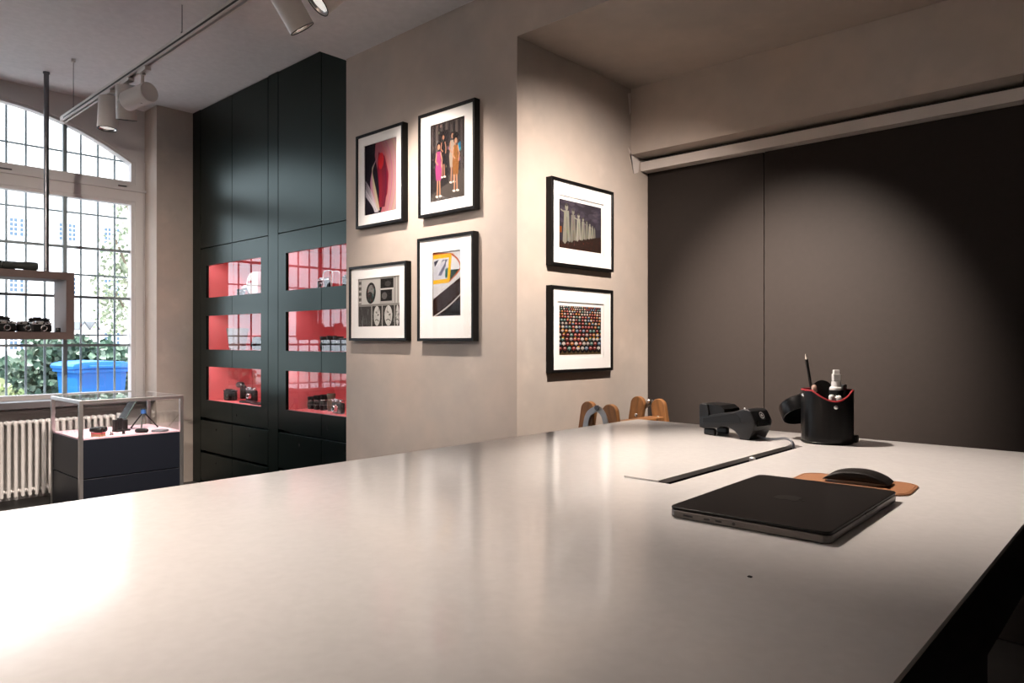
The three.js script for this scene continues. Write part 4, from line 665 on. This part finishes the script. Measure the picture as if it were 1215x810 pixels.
// ================================================================ FOLDING WOODEN LADDER beyond the counter
{
  const g = thing('folding_ladder', 'wooden folding stepladder with rounded rail tops and steel hinges, behind the counter', 'stepladder', [-1.765, 0, -2.645]);
  const plank = (topX, botX, topY, z) => {   // a rail: rounded head, leaning in x
    const w = 0.036, hgt = topY, lean = Math.atan2(botX - topX, hgt);
    const s = new THREE.Shape(); s.moveTo(-w, -hgt / Math.cos(lean)); s.lineTo(w, -hgt / Math.cos(lean)); s.lineTo(w * 0.97, -w); s.absarc(0, -w, w * 0.97, 0, Math.PI, false); s.lineTo(-w, -hgt / Math.cos(lean));
    return metreUV(ext(s, 0.026, 0.003, 2), 3).translate(0, 0, -0.013).rotateZ(lean).translate(topX, topY, z);
  };
  for (const [z, y] of [[0.19, 0.928], [-0.19, 0.928]]) {
    part('rail', plank(-0.046, -0.20, y, z), M.wood, g); part('rail', plank(0.052, 0.20, y - 0.006, z), M.wood, g);
  }
  const hz = 0.19 + 0.0165;
  const strap = (x0, y0, x1, y1, x2, y2, z) => {   // flat bent steel bar in the plane of the rails
    const c = new THREE.CatmullRomCurve3([V(x0, y0, 0), V(x1, y1, 0), V(x2, y2, 0)]), n = 12, A = [], B = [];
    for (let i = 0; i <= n; i++) { const p = c.getPoint(i / n), t = c.getTangent(i / n), w = 0.0125; A.push([p.x - t.y * w, p.y + t.x * w]); B.unshift([p.x + t.y * w, p.y - t.x * w]); }
    return ext(shapeOf([...A, ...B]), 0.005).translate(0, 0, z - 0.0025);
  };
  for (const z of [hz, -0.19 + 0.0165]) {
    const inner = z < 0;
    if (!inner) { part('hinge_strap', strap(0.004, 0.905, -0.044, 0.872, -0.062, 0.80, z), M.steel, g, 'steel hinge strap'); part('hinge_strap', strap(0.004, 0.905, 0.034, 0.876, 0.056, 0.80, z), M.steel, g, 'steel hinge strap'); part('hinge_pin', cyl(0.010, 0.010, 0.012, 0, 0, 0, 20).rotateX(Math.PI / 2).translate(0.004, 0.905, z + 0.004), M.darkSteel, g); }
    else { part('hinge_strap', strap(0.004, 0.905, -0.04, 0.87, -0.06, 0.80, -0.19 - 0.0165), M.steel, g, 'steel hinge strap'); part('hinge_strap', strap(0.004, 0.905, 0.04, 0.87, 0.06, 0.80, -0.19 - 0.0165), M.steel, g, 'steel hinge strap'); part('hinge_ball', new THREE.SphereGeometry(0.012, 16, 12).translate(0.004, 0.908, -0.19), M.chrome, g); for (const [x, y] of [[-0.055, 0.842], [0.058, 0.838]]) part('rivet', new THREE.SphereGeometry(0.009, 14, 8).scale(1, 1, 0.5).translate(x, y, -0.19 + 0.0135), M.chrome, g, 'bright round rivet'); }
  }
  for (const [y, x] of [[0.832, 0.054], [0.56, 0.10], [0.28, 0.145]]) part('tread', metreUV(rbox(0.075, 0.022, 0.352, 0.004, x, y, 0), 3), M.wood, g);
  part('back_brace', metreUV(rbox(0.03, 0.06, 0.352, 0.004, -0.10, 0.60, 0), 3), M.wood, g);
}

// ================================================================ OUTSIDE
{
  const gr = struct('ground_outside', span(-70, -6.66, -0.30, -0.12, -45, 45), std(L(0.62, 0.60, 0.58), 0.9, { map: floorMap }), 'pale paved yard outside the window');
  gr.userData.category = 'ground';
}
function leafGeo(s) {
  const g = new THREE.BufferGeometry();
  const p = [0, 0, 0, -0.45, 0.35, 0.06, -0.28, 0.75, 0.02, 0, 1.05, -0.10, 0.28, 0.75, 0.02, 0.45, 0.35, 0.06, 0, 0.5, -0.05];
  g.setAttribute('position', new THREE.Float32BufferAttribute(p.map(v => v * s), 3)); g.setIndex([0, 6, 1, 1, 6, 2, 2, 6, 3, 3, 6, 4, 4, 6, 5, 5, 6, 0]); g.computeVertexNormals(); return g;
}
function scatter(name, n, place, s, m, parent, tones) {
  const im = new THREE.InstancedMesh(leafGeo(s), m, n); im.name = name; const o = new THREE.Object3D(), c = new THREE.Color();
  for (let i = 0; i < n; i++) {
    const p = place(i); o.position.copy(p); o.rotation.set(rr(-1.2, 1.2), Math.PI / 2 + rr(-1.3, 1.3), rr(-2.6, 2.6)); o.scale.setScalar(rr(0.65, 1.35)); o.updateMatrix(); im.setMatrixAt(i, o.matrix);
    const t = tones[Math.floor(rnd() * tones.length)], v = rr(0.75, 1.25); c.setRGB(t[0] * v, t[1] * v, t[2] * v); im.setColorAt(i, c);
  }
  im.castShadow = im.receiveShadow = true; im.userData.kind = 'stuff'; parent.add(im); return im;
}
{
  seed = 501;
  const h = thing('ivy_hedge', 'leafy ivy hedge behind the blue bin outside the window', 'hedge', [-9.9, -0.12, -2.6]);
  const topAt = (z) => { const u = -z; return (u < 2.25 ? 1.06 : u < 2.42 ? 1.06 + (u - 2.25) / 0.17 * 0.26 : u < 2.95 ? 1.32 : u < 3.3 ? 1.27 - (u - 2.95) * 0.2 : 1.20) + 0.04 * Math.sin(z * 17) + 0.03 * Math.sin(z * 31 + 1); };
  const pts = []; for (let i = 0; i <= 60; i++) { const z = -5.6 + i * 0.09; pts.push([z + 2.6, topAt(z) - 0.10]); }
  part('branches', ext(shapeOf([[-3.0, 0], [2.4, 0], ...pts.reverse()]), 0.5).rotateY(-Math.PI / 2).translate(0.10, 0, 0), std(L(0.02, 0.035, 0.018), 0.9), h);
  const wht = new THREE.MeshStandardMaterial({ color: 0xffffff, roughness: 0.45, side: THREE.DoubleSide });
  scatter('foliage', 7000, () => { const z = rr(-5.6, -0.2), y = rnd() ** 0.8 * (topAt(z) + 0.02), over = rnd() < 0.12; return V(over ? rr(-0.35, 0.2) : rr(0.10, 0.30) - 0.08 * Math.cos(y * 7 + z * 5), over ? topAt(z) - rr(0, 0.08) : y, z + 2.6); }, 0.075, wht, h, [[0.035, 0.075, 0.05], [0.06, 0.115, 0.075], [0.10, 0.165, 0.11], [0.18, 0.25, 0.18]]);
  const s = thing('pale_shrub', 'pale yellow-green shrub growing before the ivy hedge outside', 'shrub', [-9.2, -0.12, -1.75]);
  part('stem', [rod([0, 0, 0], [0, 0.6, 0.1], 0.015, 6), rod([0, 0, 0], [0.05, 0.6, -0.15], 0.012, 6), rod([0, 0, 0], [-0.05, 0.5, 0.3], 0.012, 6)], std(L(0.12, 0.08, 0.05), 0.9), s);
  scatter('foliage', 1600, () => { const a = rr(0, 6.28), r = Math.sqrt(rnd()); return V(0.3 * r * Math.cos(a), 0.15 + rnd() * (0.85 - 0.25 * r), 0.42 * r * Math.sin(a)); }, 0.06, wht, s, [[0.24, 0.29, 0.13], [0.18, 0.25, 0.12], [0.30, 0.33, 0.17]]);
  const t = thing('street_tree', 'sparse light-green tree standing outside beyond the blue bin', 'tree', [-13, -0.12, -4.75]);
  part('trunk', [rod([0, 0, 0], [0.05, 2.4, -0.05], 0.06, 10), rod([0.05, 2.2, -0.05], [0.0, 4.0, 0.3], 0.03, 8), rod([0.05, 1.8, -0.05], [0.1, 3.0, 0.45], 0.02, 8), rod([0.02, 1.4, 0], [0.1, 2.1, 0.45], 0.015, 8)], std(L(0.14, 0.11, 0.08), 0.9), t);
  scatter('foliage', 2300, () => { const c = [[0.4, 2.2], [0.3, 2.8], [0.05, 3.4], [0.35, 1.75], [-0.4, 3.0], [-0.6, 2.2], [0.0, 2.5]][Math.floor(rnd() * 7)], a = rr(0, 6.28), b = rr(-1, 1), r = 0.42 * Math.cbrt(rnd()); return V(r * Math.cos(a) * Math.sqrt(1 - b * b), c[1] + r * b * 0.9, c[0] + r * Math.sin(a) * Math.sqrt(1 - b * b)); }, 0.06, wht, t, [[0.16, 0.20, 0.12], [0.24, 0.27, 0.18], [0.30, 0.32, 0.24]]);
}
{ // wheeled bin
  const b = thing('wheeled_bin', 'bright blue wheeled rubbish bin with an arched lid outside the window', 'bin', [-8.85, -0.12, -2.71], 0.05);
  const prism = (w0, d0, w1, d1, y0, y1) => { const g = new THREE.BoxGeometry(1, 1, 1, 1, 1, 1), p = g.attributes.position; for (let i = 0; i < p.count; i++) { const up = p.getY(i) > 0; p.setXYZ(i, p.getX(i) * (up ? d1 : d0), up ? y1 : y0, p.getZ(i) * (up ? w1 : w0)); } g.computeVertexNormals(); return g; };
  part('body', prism(0.40, 0.46, 0.50, 0.58, 0.05, 0.98), M.binBlue, b);
  part('rim', rbox(0.66, 0.04, 0.57, 0.01, 0, 0.985, 0), M.binBlue, b);
  const lid = part('lid', toCreasedNormals(ext(shapeOf([[-0.30, 0], [0.30, 0], [0.305, 0.03], [0.29, 0.055], [0.2, 0.075], [0, 0.085], [-0.2, 0.075], [-0.29, 0.055], [-0.305, 0.03]]), 0.68, 0.01, 2).translate(0, 1.005, -0.34).rotateY(Math.PI / 2), 0.5), M.binBlue, b);
  part('lid_grip', rbox(0.04, 0.03, 0.30, 0.008, 0.35, 1.03, 0), M.binBlue, lid);
  for (const z of [-0.16, 0.16]) part('rib', rbox(0.02, 0.75, 0.02, 0.005, 0.262, 0.55, z), M.binBlue, b);
  for (const z of [-0.24, 0.24]) part('wheel', cyl(0.10, 0.10, 0.05, 0, 0, 0, 28).rotateX(Math.PI / 2).translate(-0.22, 0.10, z), M.black, b);
  part('handle', rod([-0.34, 0.97, -0.22], [-0.34, 0.97, 0.22], 0.014), M.binBlue, b);
}
{ // white house far across the yard
  const b = thing('white_building', 'large white house with small-paned windows across the yard', 'building', [-48, -0.12, -14]);
  part('wall', box(8, 24, 46, -4, 12, 0), M.facade, b);
  part('cornice', box(0.5, 0.35, 46, 0.1, 10.3, 0), M.facade, b);
  const pane = merge(Array.from({ length: 16 }, (_, i) => box(0.04, 0.19, 0.15, 0, Math.floor(i / 4) * 0.26 - 0.39, (i % 4) * 0.205 - 0.3075 + (i % 4 > 1 ? 0.04 : -0.04))));
  for (let c = -3; c <= 5; c++) for (let f = 0; f < 3; f++) {
    const y = [1.35, 4.6, 7.75][f], z = 0.62 + 2.42 * (c - 0) ;
    const w = part('window', box(0.08, 1.15, 1.02, 0.02, y, z), M.facade, b); part('panes', pane.clone().translate(0.065, y, z), M.farPane, w);
  }
  const s = thing('twin_gable_shed', 'small white shed with two dark gable roofs outside', 'shed', [-20, -0.12, -5.95]);
  for (const z of [-0.115, 0.115]) { part('gable_wall', ext(shapeOf([[-0.11, 0], [0.11, 0], [0.11, 1.58], [0, 1.76], [-0.11, 1.58]]), 0.9).rotateY(-Math.PI / 2).translate(0.4, 0, z), M.facade, s); for (const k of [-1, 1]) part('roof_slope', box(1.0, 0.025, 0.235, 0, 0, 0).rotateX(k * 1.02).translate(-0.05, 1.69, z + k * 0.06), std(L(0.09, 0.10, 0.11), 0.8), s); }
}

scene.traverse(o => { if (o.isMesh) { o.castShadow = true; o.receiveShadow = true; } });
renderer.render(scene, camera);
